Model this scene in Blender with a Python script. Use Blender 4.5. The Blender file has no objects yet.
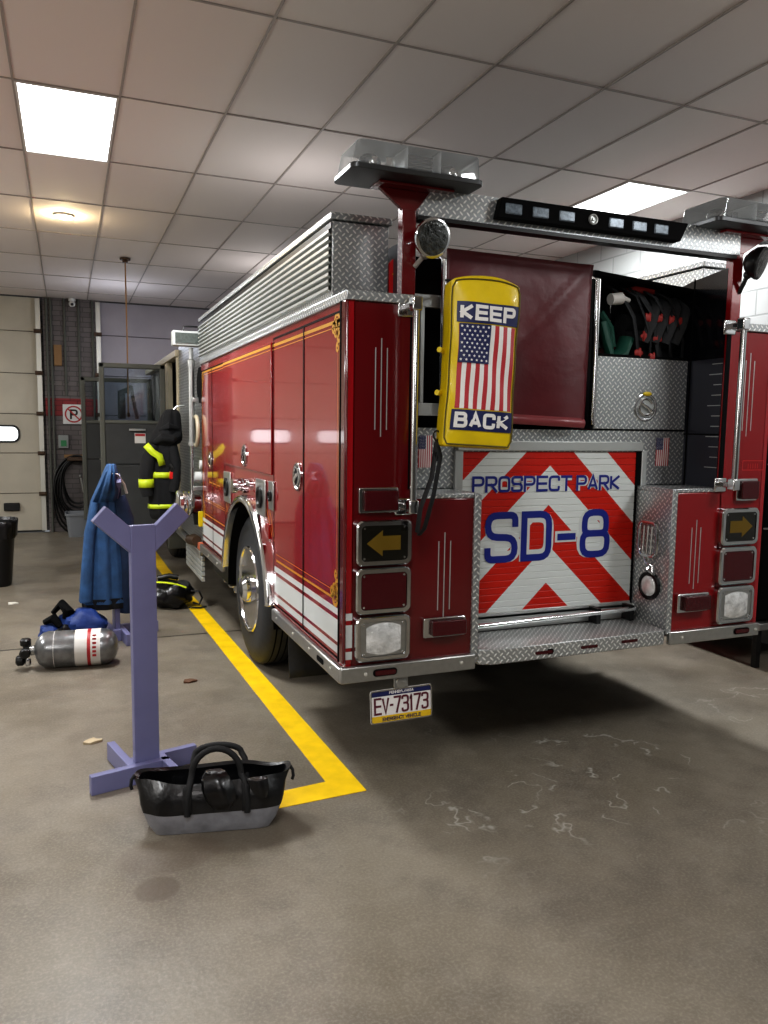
import bpy, bmesh, math, random
from mathutils import Vector, Matrix
random.seed(7)
C = bpy.context.scene.collection
PI = math.pi
V = Vector

# ------------------------------------------------------------------ materials
MAT = {}
def nodes(name):
    m = bpy.data.materials.new(name); m.use_nodes = True
    nt = m.node_tree; b = nt.nodes['Principled BSDF']
    MAT[name] = m
    return m, nt, b
def lin(c):
    return tuple((x/12.92 if x <= .04045 else ((x+.055)/1.055)**2.4) for x in c)
def hexc(h):
    return lin(tuple(int(h[i:i+2], 16)/255 for i in (0, 2, 4)))+(1,)
def pb(name, col, rough=.5, metal=0, coat=0, noise=0, nscale=20, bump=0, bscale=60, emit=None, estr=0, spec=.5, sheen=0):
    m, nt, b = nodes(name)
    c = hexc(col) if isinstance(col, str) else col
    b.inputs['Base Color'].default_value = c
    b.inputs['Roughness'].default_value = rough
    b.inputs['Metallic'].default_value = metal
    b.inputs['Coat Weight'].default_value = coat
    b.inputs['Coat Roughness'].default_value = .05
    b.inputs['Specular IOR Level'].default_value = spec
    b.inputs['Sheen Weight'].default_value = sheen
    tc = nt.nodes.new('ShaderNodeTexCoord')
    if noise:
        n = nt.nodes.new('ShaderNodeTexNoise'); n.inputs['Scale'].default_value = nscale; n.inputs['Detail'].default_value = 5
        nt.links.new(tc.outputs['Object'], n.inputs['Vector'])
        r = nt.nodes.new('ShaderNodeMapRange'); r.inputs[1].default_value = .3; r.inputs[2].default_value = .7
        r.inputs[3].default_value = 1-noise; r.inputs[4].default_value = 1+noise
        nt.links.new(n.outputs[0], r.inputs[0])
        x = nt.nodes.new('ShaderNodeVectorMath'); x.operation = 'SCALE'; x.inputs[0].default_value = c[:3]
        nt.links.new(r.outputs[0], x.inputs['Scale']); nt.links.new(x.outputs[0], b.inputs['Base Color'])
    if bump:
        n = nt.nodes.new('ShaderNodeTexNoise'); n.inputs['Scale'].default_value = bscale; n.inputs['Detail'].default_value = 4
        nt.links.new(tc.outputs['Object'], n.inputs['Vector'])
        bp = nt.nodes.new('ShaderNodeBump'); bp.inputs['Strength'].default_value = bump; bp.inputs['Distance'].default_value = .01
        nt.links.new(n.outputs[0], bp.inputs['Height']); nt.links.new(bp.outputs[0], b.inputs['Normal'])
    if emit is not None:
        b.inputs['Emission Color'].default_value = hexc(emit); b.inputs['Emission Strength'].default_value = estr
    return m
def mth(nt, op, a, b=None, c=None):
    n = nt.nodes.new('ShaderNodeMath'); n.operation = op
    for i, v in enumerate((a, b, c)):
        if v is None: continue
        if isinstance(v, (int, float)): n.inputs[i].default_value = v
        else: nt.links.new(v, n.inputs[i])
    return n.outputs[0]
def mixc(nt, f, a, b):
    n = nt.nodes.new('ShaderNodeMix'); n.data_type = 'RGBA'
    if isinstance(f, (int, float)): n.inputs[0].default_value = f
    else: nt.links.new(f, n.inputs[0])
    for i, v in ((6, a), (7, b)):
        if isinstance(v, tuple): n.inputs[i].default_value = v
        else: nt.links.new(v, n.inputs[i])
    return n.outputs[2]
def diamond(name, p=.034, base='a9adaf', hi='f4f4f0', rough=.32, metal=.75):
    m, nt, b = nodes(name)
    tc = nt.nodes.new('ShaderNodeTexCoord'); s = nt.nodes.new('ShaderNodeSeparateXYZ')
    nt.links.new(tc.outputs['UV'], s.inputs[0]); u, v = s.outputs[0], s.outputs[1]
    a = mth(nt, 'DIVIDE', mth(nt, 'ADD', u, v), p); d = mth(nt, 'DIVIDE', mth(nt, 'SUBTRACT', u, v), p)
    fa = mth(nt, 'FLOOR', a); fd = mth(nt, 'FLOOR', d)
    par = mth(nt, 'FLOORED_MODULO', mth(nt, 'ADD', fa, fd), 2.0)
    xa = mth(nt, 'SUBTRACT', mth(nt, 'SUBTRACT', a, fa), .5); xd = mth(nt, 'SUBTRACT', mth(nt, 'SUBTRACT', d, fd), .5)
    ka = mth(nt, 'MULTIPLY_ADD', par, 3.4, 2.1); kd = mth(nt, 'MULTIPLY_ADD', par, -3.4, 5.5)
    e = mth(nt, 'ADD', mth(nt, 'POWER', mth(nt, 'ABSOLUTE', mth(nt, 'MULTIPLY', xa, ka)), 2), mth(nt, 'POWER', mth(nt, 'ABSOLUTE', mth(nt, 'MULTIPLY', xd, kd)), 2))
    h = nt.nodes.new('ShaderNodeMapRange'); h.interpolation_type = 'SMOOTHSTEP'
    nt.links.new(e, h.inputs[0]); h.inputs[1].default_value = .5; h.inputs[2].default_value = 1.15; h.inputs[3].default_value = 1; h.inputs[4].default_value = 0
    col = mixc(nt, h.outputs[0], hexc(base), hexc(hi)); nt.links.new(col, b.inputs['Base Color'])  # treads coloured brighter than the plate, their glint put into the colour
    b.inputs['Metallic'].default_value = metal; b.inputs['Roughness'].default_value = rough
    bp = nt.nodes.new('ShaderNodeBump'); bp.inputs['Strength'].default_value = .8; bp.inputs['Distance'].default_value = .002
    nt.links.new(h.outputs[0], bp.inputs['Height']); nt.links.new(bp.outputs[0], b.inputs['Normal'])
    return m
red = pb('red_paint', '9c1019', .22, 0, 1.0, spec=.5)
redr = pb('red_paint_rear_shaded', '5f090f', .2, 0, 1.0)  # same truck red, shade of the rear faces put into the colour
redp = pb('red_paint_right_half_shaded', '870b13', .22, 0, .4)  # truck red again, darkened less because the right rear is better lit
redb = pb('bright_red', 'd01818', .35, 0, .5)
redm = pb('maroon_vinyl', '5d1920', .38, 0, 0, .12, 6, .35, 9)
white = pb('white_film', 'd6dad8', .35, 0, .3)
gold = pb('gold_leaf', 'd9a23a', .38, .35)
blue = pb('letter_blue', '1d2a86', .4)
chrome = pb('chrome', 'd9dadb', .12, 1)
steel = pb('brushed_steel', 'b9bab8', .3, .9, 0, .06, 40)
alum = pb('aluminium', 'c3c6c4', .38, .6)
dia = diamond('diamond_plate')
diar = diamond('diamond_plate_step', .034, 'a6a9a8', 'f8f8f6', .3, .55)
dark = pb('black_plastic', '0a0a0b', .4)
blk = pb('matt_black', '040405', .8, spec=.15)
blkg = pb('gloss_black_panel', '0c0c10', .12, 0, .5)
slate = pb('slate_panel', '3a3b44', .3, .4)
rubber = pb('tyre_rubber', '2e2f31', .7, 0, 0, .12, 30, .1, 60)
lensr = pb('red_lens', '440810', .2, 0, .3, 0, 0, .25, 90)
lensa = pb('smoked_amber_lens', '15140f', .15, 0, .5)
amber = pb('amber', '66500d', .4)
lensc = pb('clear_lens', 'e2e3e2', .12, .35, .8, .3, 25, .6, 50)
lensw = pb('work_lens', '5f6160', .2, .8, 0, .5, 45, .6, 50)
ledc = pb('led_lamp', '5d666e', .25, .3, 0, .35, 90, emit='b8c4d0', estr=.03)
yel = pb('yellow_vinyl', 'ddc012', .38, 0, .2, .08, 8, .4, 12)
yelp = pb('yellow_floor_paint', 'f0c60e', .45, 0, 0, .12, 9, .1, 50)
lime = pb('lime_reflective', 'cfe22a', .4)
cloth = pb('black_turnout_cloth', '131315', .85, 0, 0, .2, 14, .3, 30)
bagm = pb('black_vinyl', '08080b', .32, 0, .2, .3, 20, .6, 14)
bagg = pb('grey_vinyl', '8c8d93', .4, 0, .2, .2, 16, .4, 16)
web = pb('black_webbing', '101012', .7)
denim = pb('blue_denim', '2c4f78', .85, 0, 0, .3, 9, .4, 40)
denimd = pb('dark_denim', '182b48', .85, 0, 0, .25, 9, .3, 40)
bluen = pb('blue_nylon', '10306e', .6, 0, 0, .2, 10, .4, 20)
lav = pb('lavender_paint', '74759b', .45, 0, .1, .05, 8, .06, 60)
lavl = pb('pale_lavender_edge', '9fa3c6', .45)
cyl = pb('carbon_cylinder', '7b7c7d', .28, .6, .6, .35, 12)
lab = pb('white_label', 'd2cfca', .5)
labr = pb('red_label', 'a8262a', .5)
grey = pb('grey_plastic', '7d8084', .5)
doorg = pb('door_trim_grey', '55564f', .6, 0, 0, .1, 6)
doorl = pb('door_inner_dark', '3a3b3b', .7, 0, 0, .12, 5)
cream = pb('cream_paint', 'b5ab92', .45)
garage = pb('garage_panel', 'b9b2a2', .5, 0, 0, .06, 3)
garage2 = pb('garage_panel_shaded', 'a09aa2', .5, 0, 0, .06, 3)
track = pb('galvanised_track', 'c9c7be', .4, .4)
pinkl = pb('white_lettering', 'e3e0dd', .5)
flagr = pb('flag_red', 'b03038', .5)
navy = pb('navy', '1b2252', .45)
green = pb('green_nylon', '0f4a3c', .6, 0, 0, .2, 10, .3, 20)
hosr = pb('red_hose', 'a5312c', .6)
orange = pb('orange_plastic', 'b5603f', .6)
brown = pb('brown_metal', '4e3b2c', .5, .3)
wood = pb('wood_block', '8a6a45', .7)
winglow = pb('daylit_window', 'e8eef2', .3, emit='f2f6fa', estr=1.6)
panel = pb('light_diffuser', 'ffffff', .5, emit='fbfdff', estr=5)
canl = pb('warm_bulb', 'fff0c8', .5, emit='ffdf9a', estr=9)
white2 = pb('white_plastic', 'd5d5d2', .5)

def glassmat(name, tint, alpha, rough=.03):
    m, nt, b = nodes(name)
    out = nt.nodes['Material Output']
    g = nt.nodes.new('ShaderNodeBsdfGlossy'); g.inputs['Roughness'].default_value = rough
    if name == 'clear_plastic':
        d_ = nt.nodes.new('ShaderNodeBsdfDiffuse'); d_.inputs[0].default_value = (.9, .93, .94, 1); m2 = nt.nodes.new('ShaderNodeMixShader'); m2.inputs[0].default_value = .8; nt.links.new(g.outputs[0], m2.inputs[1]); nt.links.new(d_.outputs[0], m2.inputs[2]); g = m2  # white diffuse mixed in to stand for bright highlights on the domes
    t = nt.nodes.new('ShaderNodeBsdfTransparent'); t.inputs[0].default_value = tint
    f = nt.nodes.new('ShaderNodeFresnel'); f.inputs[0].default_value = 1.45
    a = mth(nt, 'MULTIPLY_ADD', f.outputs[0], .8, alpha)
    mx = nt.nodes.new('ShaderNodeMixShader'); nt.links.new(a, mx.inputs[0]); nt.links.new(t.outputs[0], mx.inputs[1]); nt.links.new(g.outputs[0], mx.inputs[2])
    nt.links.new(mx.outputs[0], out.inputs[0]); return m
clear = glassmat('clear_plastic', (.98, .99, .99, 1), .2)
pane = glassmat('window_glass', (.8, .85, .88, 1), .05)

def m_floor():
    m, nt, b = nodes('concrete')
    tc = nt.nodes.new('ShaderNodeTexCoord'); P = tc.outputs['Object']
    def noise(s, d=6, r=.6):
        n = nt.nodes.new('ShaderNodeTexNoise'); n.inputs['Scale'].default_value = s; n.inputs['Detail'].default_value = d; n.inputs['Roughness'].default_value = r
        nt.links.new(P, n.inputs['Vector']); return n.outputs[0]
    def rng(x, a, b_, c=0, d=1):
        r = nt.nodes.new('ShaderNodeMapRange'); nt.links.new(x, r.inputs[0])
        for i, v in enumerate((a, b_, c, d)): r.inputs[i+1].default_value = v
        return r.outputs[0]
    c = mixc(nt, rng(noise(.7), .38, .62), hexc('6c6457'), hexc('81796c'))
    c = mixc(nt, rng(noise(2.6), .45, .68, 0, .6), c, hexc('59524a'))
    c = mixc(nt, rng(noise(9, 6), .5, .75, 0, .45), c, hexc('8b8478'))
    c = mixc(nt, rng(noise(90, 3), .45, .8, 0, .4), c, hexc('a8a294'))
    c = mixc(nt, rng(noise(30, 6), .6, .8, 0, .5), c, hexc('4d473e'))
    # expansion joint across the bay
    s = nt.nodes.new('ShaderNodeSeparateXYZ'); nt.links.new(P, s.inputs[0])
    j = mth(nt, 'ABSOLUTE', mth(nt, 'SUBTRACT', s.outputs[1], 3.08))
    c = mixc(nt, mth(nt, 'LESS_THAN', j, .014), c, hexc('2d2a26'))
    # salt bloom rings and hairline cracks around the rear of the truck
    vo = nt.nodes.new('ShaderNodeTexVoronoi'); vo.feature = 'DISTANCE_TO_EDGE'; vo.inputs['Scale'].default_value = 6.5; vo.inputs['Randomness'].default_value = 1
    wn = nt.nodes.new('ShaderNodeTexNoise'); wn.inputs['Scale'].default_value = 7; wn.inputs['Detail'].default_value = 4; nt.links.new(P, wn.inputs['Vector'])
    ad = nt.nodes.new('ShaderNodeVectorMath'); ad.operation = 'MULTIPLY_ADD'; nt.links.new(wn.outputs[1], ad.inputs[0]); ad.inputs[1].default_value = (.35, .35, 0); nt.links.new(P, ad.inputs[2])
    nt.links.new(ad.outputs[0], vo.inputs['Vector'])
    ring = rng(mth(nt, 'ABSOLUTE', mth(nt, 'SUBTRACT', noise(4.5, 3, .5), .5)), .0, .018, 1, 0)
    mask = mth(nt, 'MULTIPLY', rng(noise(1.1, 2), .45, .55), rng(noise(3.3, 2), .53, .57))
    box = mth(nt, 'MULTIPLY', rng(s.outputs[0], .1, .4), mth(nt, 'MULTIPLY', rng(s.outputs[1], -1.0, -.5), rng(s.outputs[1], .35, .9, 1, 0)))
    c = mixc(nt, mth(nt, 'MULTIPLY', mth(nt, 'MULTIPLY', ring, mask), mth(nt, 'MULTIPLY', box, .75)), c, hexc('b9b6ad'))
    # stain, then two wider dark patches by the tote bag
    def spot(x, y, rx, ry, col, k, c):
        dx = mth(nt, 'DIVIDE', mth(nt, 'SUBTRACT', s.outputs[0], x), rx); dy = mth(nt, 'DIVIDE', mth(nt, 'SUBTRACT', s.outputs[1], y), ry)
        r = mth(nt, 'ADD', mth(nt, 'ADD', mth(nt, 'POWER', mth(nt, 'ABSOLUTE', dx), 2), mth(nt, 'POWER', mth(nt, 'ABSOLUTE', dy), 2)), mth(nt, 'MULTIPLY', noise(14, 3), .5))
        return mixc(nt, rng(r, .9, 1.3, k, 0), c, hexc(col))
    c = spot(-.85, -.39, .085, .085, '5d5247', .75, c)
    c = spot(-.42, -.12, .30, .15, '4b4238', .5, c)
    c = spot(-.78, -.17, .22, .14, '5a4a3e', .35, c)
    nt.links.new(c, b.inputs['Base Color'])
    nt.links.new(rng(noise(1.4), .3, .7, .28, .55), b.inputs['Roughness'])
    b.inputs['Specular IOR Level'].default_value = .5
    bp = nt.nodes.new('ShaderNodeBump'); bp.inputs['Strength'].default_value = .12; bp.inputs['Distance'].default_value = .01
    nt.links.new(noise(35), bp.inputs['Height']); nt.links.new(bp.outputs[0], b.inputs['Normal'])
    return m
floorm = m_floor()
def m_block(name, c1, c2, mortar, bw, bh, ms=.006, rough=.6):
    m, nt, b = nodes(name)
    tc = nt.nodes.new('ShaderNodeTexCoord'); k = nt.nodes.new('ShaderNodeTexBrick')
    nt.links.new(tc.outputs['UV'], k.inputs['Vector'])
    for n, v in (('Color1', hexc(c1)), ('Color2', hexc(c2)), ('Mortar', hexc(mortar))): k.inputs[n].default_value = v
    for n, v in (('Scale', 1), ('Mortar Size', ms), ('Brick Width', bw), ('Row Height', bh), ('Mortar Smooth', .3)): k.inputs[n].default_value = v
    nt.links.new(k.outputs[0], b.inputs['Base Color']); b.inputs['Roughness'].default_value = rough
    bp = nt.nodes.new('ShaderNodeBump'); bp.inputs['Strength'].default_value = .5; bp.inputs['Distance'].default_value = .004; bp.invert = True
    nt.links.new(k.outputs[1], bp.inputs['Height']); nt.links.new(bp.outputs[0], b.inputs['Normal'])
    return m
brick = m_block('grey_brick', '6f6866', '5f5958', '4b4645', .21, .075)
brickr = m_block('red_brick_band', '8c2c2e', '7c2427', '5a2020', .21, .075)
blockw = m_block('white_block', '9a9d9c', '969998', '818483', .4, .2, .008)
wallp = pb('wall_paint', 'a5a29b', .7)
def m_tile():
    m, nt, b = nodes('ceiling_tile')
    g = nt.nodes.new('ShaderNodeNewGeometry')
    c = mixc(nt, g.outputs['Random Per Island'], hexc('e2d9d5'), hexc('e9e1dd'))
    nt.links.new(c, b.inputs['Base Color']); b.inputs['Roughness'].default_value = .8
    tc = nt.nodes.new('ShaderNodeTexCoord'); n = nt.nodes.new('ShaderNodeTexNoise'); n.inputs['Scale'].default_value = 120
    nt.links.new(tc.outputs['Object'], n.inputs['Vector'])
    bp = nt.nodes.new('ShaderNodeBump'); bp.inputs['Strength'].default_value = .08; nt.links.new(n.outputs[0], bp.inputs['Height']); nt.links.new(bp.outputs[0], b.inputs['Normal'])
    return m
tile = m_tile()
tbar = pb('ceiling_bar', 'a39b96', .6)
def m_chevron():
    m, nt, b = nodes('chevron_shutter')
    tc = nt.nodes.new('ShaderNodeTexCoord'); s = nt.nodes.new('ShaderNodeSeparateXYZ'); nt.links.new(tc.outputs['Object'], s.inputs[0])
    x = mth(nt, 'ABSOLUTE', mth(nt, 'SUBTRACT', s.outputs[0], 1.213))
    k = mth(nt, 'ADD', s.outputs[2], mth(nt, 'MULTIPLY', x, .95))      # apex lines
    t = mth(nt, 'FRACT', mth(nt, 'DIVIDE', mth(nt, 'SUBTRACT', 1.487+.412*4, k), .412))
    f = mth(nt, 'LESS_THAN', t, .5)
    c = mixc(nt, f, hexc('c8200f'), hexc('dde2e0')); nt.links.new(c, b.inputs['Base Color'])
    b.inputs['Roughness'].default_value = .35
    return m
chev = m_chevron()

# ------------------------------------------------------------------ mesh builder
class MB:
    def __init__(s): s.bm = bmesh.new(); s.mi = 0
    def face(s, vs):
        try:
            f = s.bm.faces.new(vs); f.material_index = s.mi; return f
        except ValueError: return None
    def box(s, x0, x1, y0, y1, z0, z1, M=None):
        vs = [V((x, y, z)) for x in (x0, x1) for y in (y0, y1) for z in (z0, z1)]
        if M: vs = [M @ v for v in vs]
        v = [s.bm.verts.new(p) for p in vs]
        for q in ((0, 1, 3, 2), (4, 6, 7, 5), (0, 4, 5, 1), (2, 3, 7, 6), (0, 2, 6, 4), (1, 5, 7, 3)): s.face([v[i] for i in q])
        return s
    def ring(s, c, A, B, ra, rb, n, ph=0, p=2, fn=None):
        out = []
        for i in range(n):
            t = 2*PI*i/n+ph; ct, st = math.cos(t), math.sin(t)
            if p != 2:
                ct = math.copysign(abs(ct)**(2/p), ct); st = math.copysign(abs(st)**(2/p), st)
            k = fn(t) if fn else 1
            out.append(s.bm.verts.new(c+A*ra*ct*k+B*rb*st*k))
        return out
    def bridge(s, a, b):
        n = len(a)
        for i in range(n): s.face([a[i], a[(i+1) % n], b[(i+1) % n], b[i]])
    def loft(s, secs, n=24, cap=True, A=V((1, 0, 0)), B=V((0, 1, 0)), p=2, fn=None):
        """secs: (center, ra, rb)"""
        rs = [s.ring(V(c), A, B, ra, rb, n, 0, p, (lambda t, k=k: fn(t, k)) if fn else None) for k, (c, ra, rb) in enumerate(secs)]
        for a, b in zip(rs, rs[1:]): s.bridge(a, b)
        if cap: s.face(rs[0][::-1]); s.face(rs[-1])
        return s
    def frame(s, d):
        d = d.normalized(); u = d.cross(V((0, 0, 1)))
        if u.length < .05: u = d.cross(V((0, 1, 0)))
        u.normalize(); return u, d.cross(u).normalized()
    def tube(s, pts, r, n=10, flat=1, cap=True, closed=False):
        pts = [V(p) for p in pts]; rs = []; N = len(pts); pu = None
        for i, p in enumerate(pts):
            d = (pts[(i+1) % N]-pts[i-1]) if closed else (pts[min(i+1, N-1)]-pts[max(i-1, 0)])
            if d.length < 1e-9: d = V((0, 0, 1))
            d.normalize()
            if pu is None: u, w = s.frame(d)
            else:
                u = (pu-d*pu.dot(d)); u = u.normalized() if u.length > 1e-6 else s.frame(d)[0]; w = d.cross(u).normalized()
            pu = u; rr = r[i] if isinstance(r, (list, tuple)) else r
            rs.append(s.ring(p, u, w, rr, rr*flat, n))
        for a, b in zip(rs, rs[1:]): s.bridge(a, b)
        if closed: s.bridge(rs[-1], rs[0])
        elif cap: s.face(rs[0][::-1]); s.face(rs[-1])
        return s
    def cyl(s, a, b, r, r2=None, n=24): return s.tube([a, b], [r, r if r2 is None else r2], n)
    def lathe(s, c, axis, prof, n=32, cap=True):
        """prof: (distance along axis, radius)"""
        axis = V(axis).normalized(); u, w = s.frame(axis); rs = [s.ring(V(c)+axis*h, u, w, r, r, n) for h, r in prof]
        for a, b in zip(rs, rs[1:]): s.bridge(a, b)
        if cap: s.face(rs[0][::-1]); s.face(rs[-1])
        return s
    def ball(s, c, rx, ry=None, rz=None, n=16, m=10, fn=None):
        ry = rx if ry is None else ry; rz = rx if rz is None else rz; c = V(c)
        rs = []
        for j in range(1, m):
            t = PI*j/m; rs.append([])
            for i in range(n):
                a = 2*PI*i/n; d = V((math.sin(t)*math.cos(a), math.sin(t)*math.sin(a), -math.cos(t))); k = fn(d) if fn else 1
                rs[-1].append(s.bm.verts.new(c+V((d.x*rx, d.y*ry, d.z*rz))*k))
        for a, b in zip(rs, rs[1:]): s.bridge(a, b)
        s.face(rs[0][::-1]); s.face(rs[-1]); return s
    def prism(s, poly, y0, y1, fr=None):
        """poly in (x,z), extruded over y; or with fr(u,v,h)"""
        f = fr or (lambda u, v, h: V((u, h, v)))
        a = [s.bm.verts.new(f(u, v, y0)) for u, v in poly]; b = [s.bm.verts.new(f(u, v, y1)) for u, v in poly]
        s.face(a); s.face(b[::-1]); s.bridge(b, a); return s
    def grid(s, fn, nu, nv):
        g = [[s.bm.verts.new(fn(i/nu, j/nv)) for j in range(nv+1)] for i in range(nu+1)]
        for i in range(nu):
            for j in range(nv): s.face([g[i][j], g[i+1][j], g[i+1][j+1], g[i][j+1]])
        return s
    def stroke(s, pts, w, fr, h=0, closed=False):
        """flat line of width w along 2-D pts, mapped by fr(u,v,h)"""
        pts = [Vector(p[:2]) for p in pts]; N = len(pts)
        L = []
        for i, p in enumerate(pts):
            a = pts[i-1] if (i > 0 or closed) else None; b = pts[(i+1) % N] if (i < N-1 or closed) else None
            d1 = (p-a).normalized() if a is not None and (p-a).length > 1e-9 else None
            d2 = (b-p).normalized() if b is not None and (b-p).length > 1e-9 else None
            if d1 is None: d1 = d2
            if d2 is None: d2 = d1
            if d1 is None: return s
            t = d1+d2
            if t.length < 1e-4: t = d2
            t.normalize(); nrm = Vector((-t.y, t.x)); k = w/2/max(.45, abs(nrm.dot(Vector((-d2.y, d2.x)))))
            L.append((s.bm.verts.new(fr(*(p+nrm*k), h)), s.bm.verts.new(fr(*(p-nrm*k), h))))
        rng = range(N if closed else N-1)
        for i in rng:
            a, b = L[i], L[(i+1) % N]; s.face([a[0], b[0], b[1], a[1]])
        return s
    def build(s, name, mat, parent=None, bevel=0, smooth=True, seg=2, sub=0, recalc=True, kind=None, solid=0):
        if recalc: bmesh.ops.recalc_face_normals(s.bm, faces=s.bm.faces)
        uv = s.bm.loops.layers.uv.new('u')
        for f in s.bm.faces:
            n = f.normal; ax = max(range(3), key=lambda i: abs(n[i])); f.smooth = smooth
            for l in f.loops:
                c = l.vert.co; l[uv].uv = ((c.y, c.z), (c.x, c.z), (c.x, c.y))[ax]
        me = bpy.data.meshes.new(name); s.bm.to_mesh(me); s.bm.free()
        for m in (mat if isinstance(mat, (list, tuple)) else [mat]): me.materials.append(m)
        o = bpy.data.objects.new(name, me); C.objects.link(o)
        if smooth:
            try: me.set_sharp_from_angle(angle=math.radians(38))
            except Exception: pass
        if solid:
            b = o.modifiers.new('s', 'SOLIDIFY'); b.thickness = solid; b.offset = 0
        if bevel:
            b = o.modifiers.new('b', 'BEVEL'); b.width = bevel; b.segments = seg; b.limit_method = 'ANGLE'; b.angle_limit = math.radians(40)
        if sub:
            b = o.modifiers.new('u', 'SUBSURF'); b.levels = sub; b.render_levels = sub
        if parent:
            o.parent = parent
            if not parent.get('_w'): pass
        if kind: o['kind'] = kind
        return o
def setp(o, parent):
    o.parent = parent; return o
def empty(name, label=None, cat=None, loc=(0, 0, 0), rz=0, group=None, kind=None):
    o = bpy.data.objects.new(name, None); C.objects.link(o); o.location = loc; o.rotation_euler = (0, 0, rz); o.empty_display_size = .1
    if label: o['label'] = label
    if cat: o['category'] = cat
    if group: o['group'] = group
    if kind: o['kind'] = kind
    return o
def tag(o, label, cat, group=None):
    o['label'] = label; o['category'] = cat
    if group: o['group'] = group
    return o
def dup(o, parent=None):
    c = o.copy(); C.objects.link(c); c.parent = parent
    for ch in list(o.children): dup(ch, c)
    return c

# ------------------------------------------------------------------ stroke lettering
GL = {
 'P': [[(0, 0), (0, 1)], [(0, 1), (1, 1), (1, .45), (0, .45)]], 'R': [[(0, 0), (0, 1)], [(0, 1), (1, 1), (1, .45), (0, .45)], [(.5, .45), (1, 0)]],
 'O': [[(.5, 0), (0, 0), (0, 1), (1, 1), (1, 0), (.5, 0)]], '0': [[(.5, 0), (0, 0), (0, 1), (1, 1), (1, 0), (.5, 0)]],
 'S': [[(1, .8), (1, 1), (0, 1), (0, .52), (1, .48), (1, 0), (0, 0), (0, .2)]],
 'E': [[(0, 0), (0, 1)], [(0, 1), (1, 1)], [(0, .5), (.92, .5)], [(0, 0), (1, 0)]], 'C': [[(1, .78), (1, 1), (0, 1), (0, 0), (1, 0), (1, .22)]],
 'T': [[(0, 1), (1, 1)], [(.5, 1), (.5, 0)]], 'A': [[(0, 0), (.5, 1.02), (1, 0)], [(.17, .3), (.83, .3)]],
 'K': [[(0, 0), (0, 1)], [(1, 1), (.05, .48), (1, 0)]], 'D': [[(0, 0), (0, 1)], [(0, 1), (.95, 1), (.95, 0), (0, 0)]],
 '-': [[(.1, .45), (.9, .45)]], '8': [[(.5, .5), (.06, .5), (.06, 1), (.94, 1), (.94, .5), (.5, .5)], [(.5, .5), (0, .5), (0, 0), (1, 0), (1, .5), (.5, .5)]],
 'B': [[(0, 0), (0, 1)], [(0, 1), (.92, 1), (.92, .52), (0, .52)], [(0, .52), (1, .52), (1, 0), (0, 0)]],
 'V': [[(0, 1), (.5, 0), (1, 1)]], '1': [[(.2, .8), (.5, 1), (.5, 0)]], '7': [[(0, 1), (1, 1), (.35, 0)]],
 '3': [[(0, .85), (0, 1), (1, 1), (1, .52), (.3, .52)], [(.3, .52), (1, .52), (1, 0), (0, 0), (0, .15)]],
 'M': [[(0, 0), (0, 1), (.5, .3), (1, 1), (1, 0)]], 'G': [[(1, .8), (1, 1), (0, 1), (0, 0), (1, 0), (1, .45), (.5, .45)]],
 'N': [[(0, 0), (0, 1), (1, 0), (1, 1)]], 'Y': [[(0, 1), (.5, .5), (1, 1)], [(.5, .5), (.5, 0)]],
 'H': [[(0, 0), (0, 1)], [(1, 0), (1, 1)], [(0, .5), (1, .5)]], 'I': [[(.5, 0), (.5, 1)]], 'L': [[(0, 1), (0, 0), (1, 0)]],
 'U': [[(0, 1), (0, 0), (1, 0), (1, 1)]], 'X': [[(0, 0), (1, 1)], [(0, 1), (1, 0)]], '.': [[(.1, .5), (.9, .5)]],
}
def rnd(pts, r):
    out = [Vector(pts[0])]
    for a, p, b in zip(pts, pts[1:], pts[2:]):
        a, p, b = Vector(a), Vector(p), Vector(b); la, lb = (a-p).length, (b-p).length
        d = min(r, la*.49, lb*.49); A = p+(a-p)/la*d; B = p+(b-p)/lb*d
        for k in range(5):
            t = k/4; out.append(A*(1-t)**2+p*2*t*(1-t)+B*t*t)
    out.append(Vector(pts[-1])); return out
def text(mb, s, u, v, w, h, sw, fr, hh=0, gap=.3, r=.25, space=.6, slant=0):
    """string s in the box u..u+w, v..v+h; stroke sw"""
    n = sum(1 for c in s if c != ' '); sp = s.count(' ')
    def cw(c): return .45 if c in 'I1' else (.62 if c in '-' else (.35 if c == '.' else 1))
    tot = sum(cw(c) for c in s if c != ' ')+gap*(len(s)-1)+sp*space*.6
    k = (w-sw)/tot; x = u+sw/2; H = h-sw; si = 0
    for c in s:
        if c == ' ': x += k*(space*.6+gap); continue
        for st in GL[c]:
            cwk = cw(c)*k
            pts = [(x+p[0]*cwk+slant*p[1]*H, v+sw/2+p[1]*H) for p in st]
            rr = 0 if c in 'AKVNMYX7' else r*min(cwk, H)
            pts = [Vector(p) for p in pts]
            if (pts[0]-pts[-1]).length > 1e-6 and c not in 'KAVX':
                e = sw/2*(.9 if c in 'SC3G' else 1)
                pts[0] = pts[0]+(pts[0]-pts[1]).normalized()*e; pts[-1] = pts[-1]+(pts[-1]-pts[-2]).normalized()*e
            q = rnd(pts, rr+sw*.35) if rr and len(pts) > 2 else pts
            si += 1; mb.stroke(q, sw, fr, hh+si*.00006)
        x += k*(cw(c)+gap)
def fr_rear(Y): return lambda u, v, h: V((u, Y-h, v))
def fr_side(X): return lambda u, v, h: V((X-h, u, v))
def rrect(u0, u1, v0, v1, r, n=5):
    pts = []
    for cx, cy, a0 in ((u1-r, v1-r, 0), (u0+r, v1-r, 90), (u0+r, v0+r, 180), (u1-r, v0+r, 270)):
        for k in range(n+1):
            a = math.radians(a0+90*k/n); pts.append((cx+r*math.cos(a), cy+r*math.sin(a)))
    return pts
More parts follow.
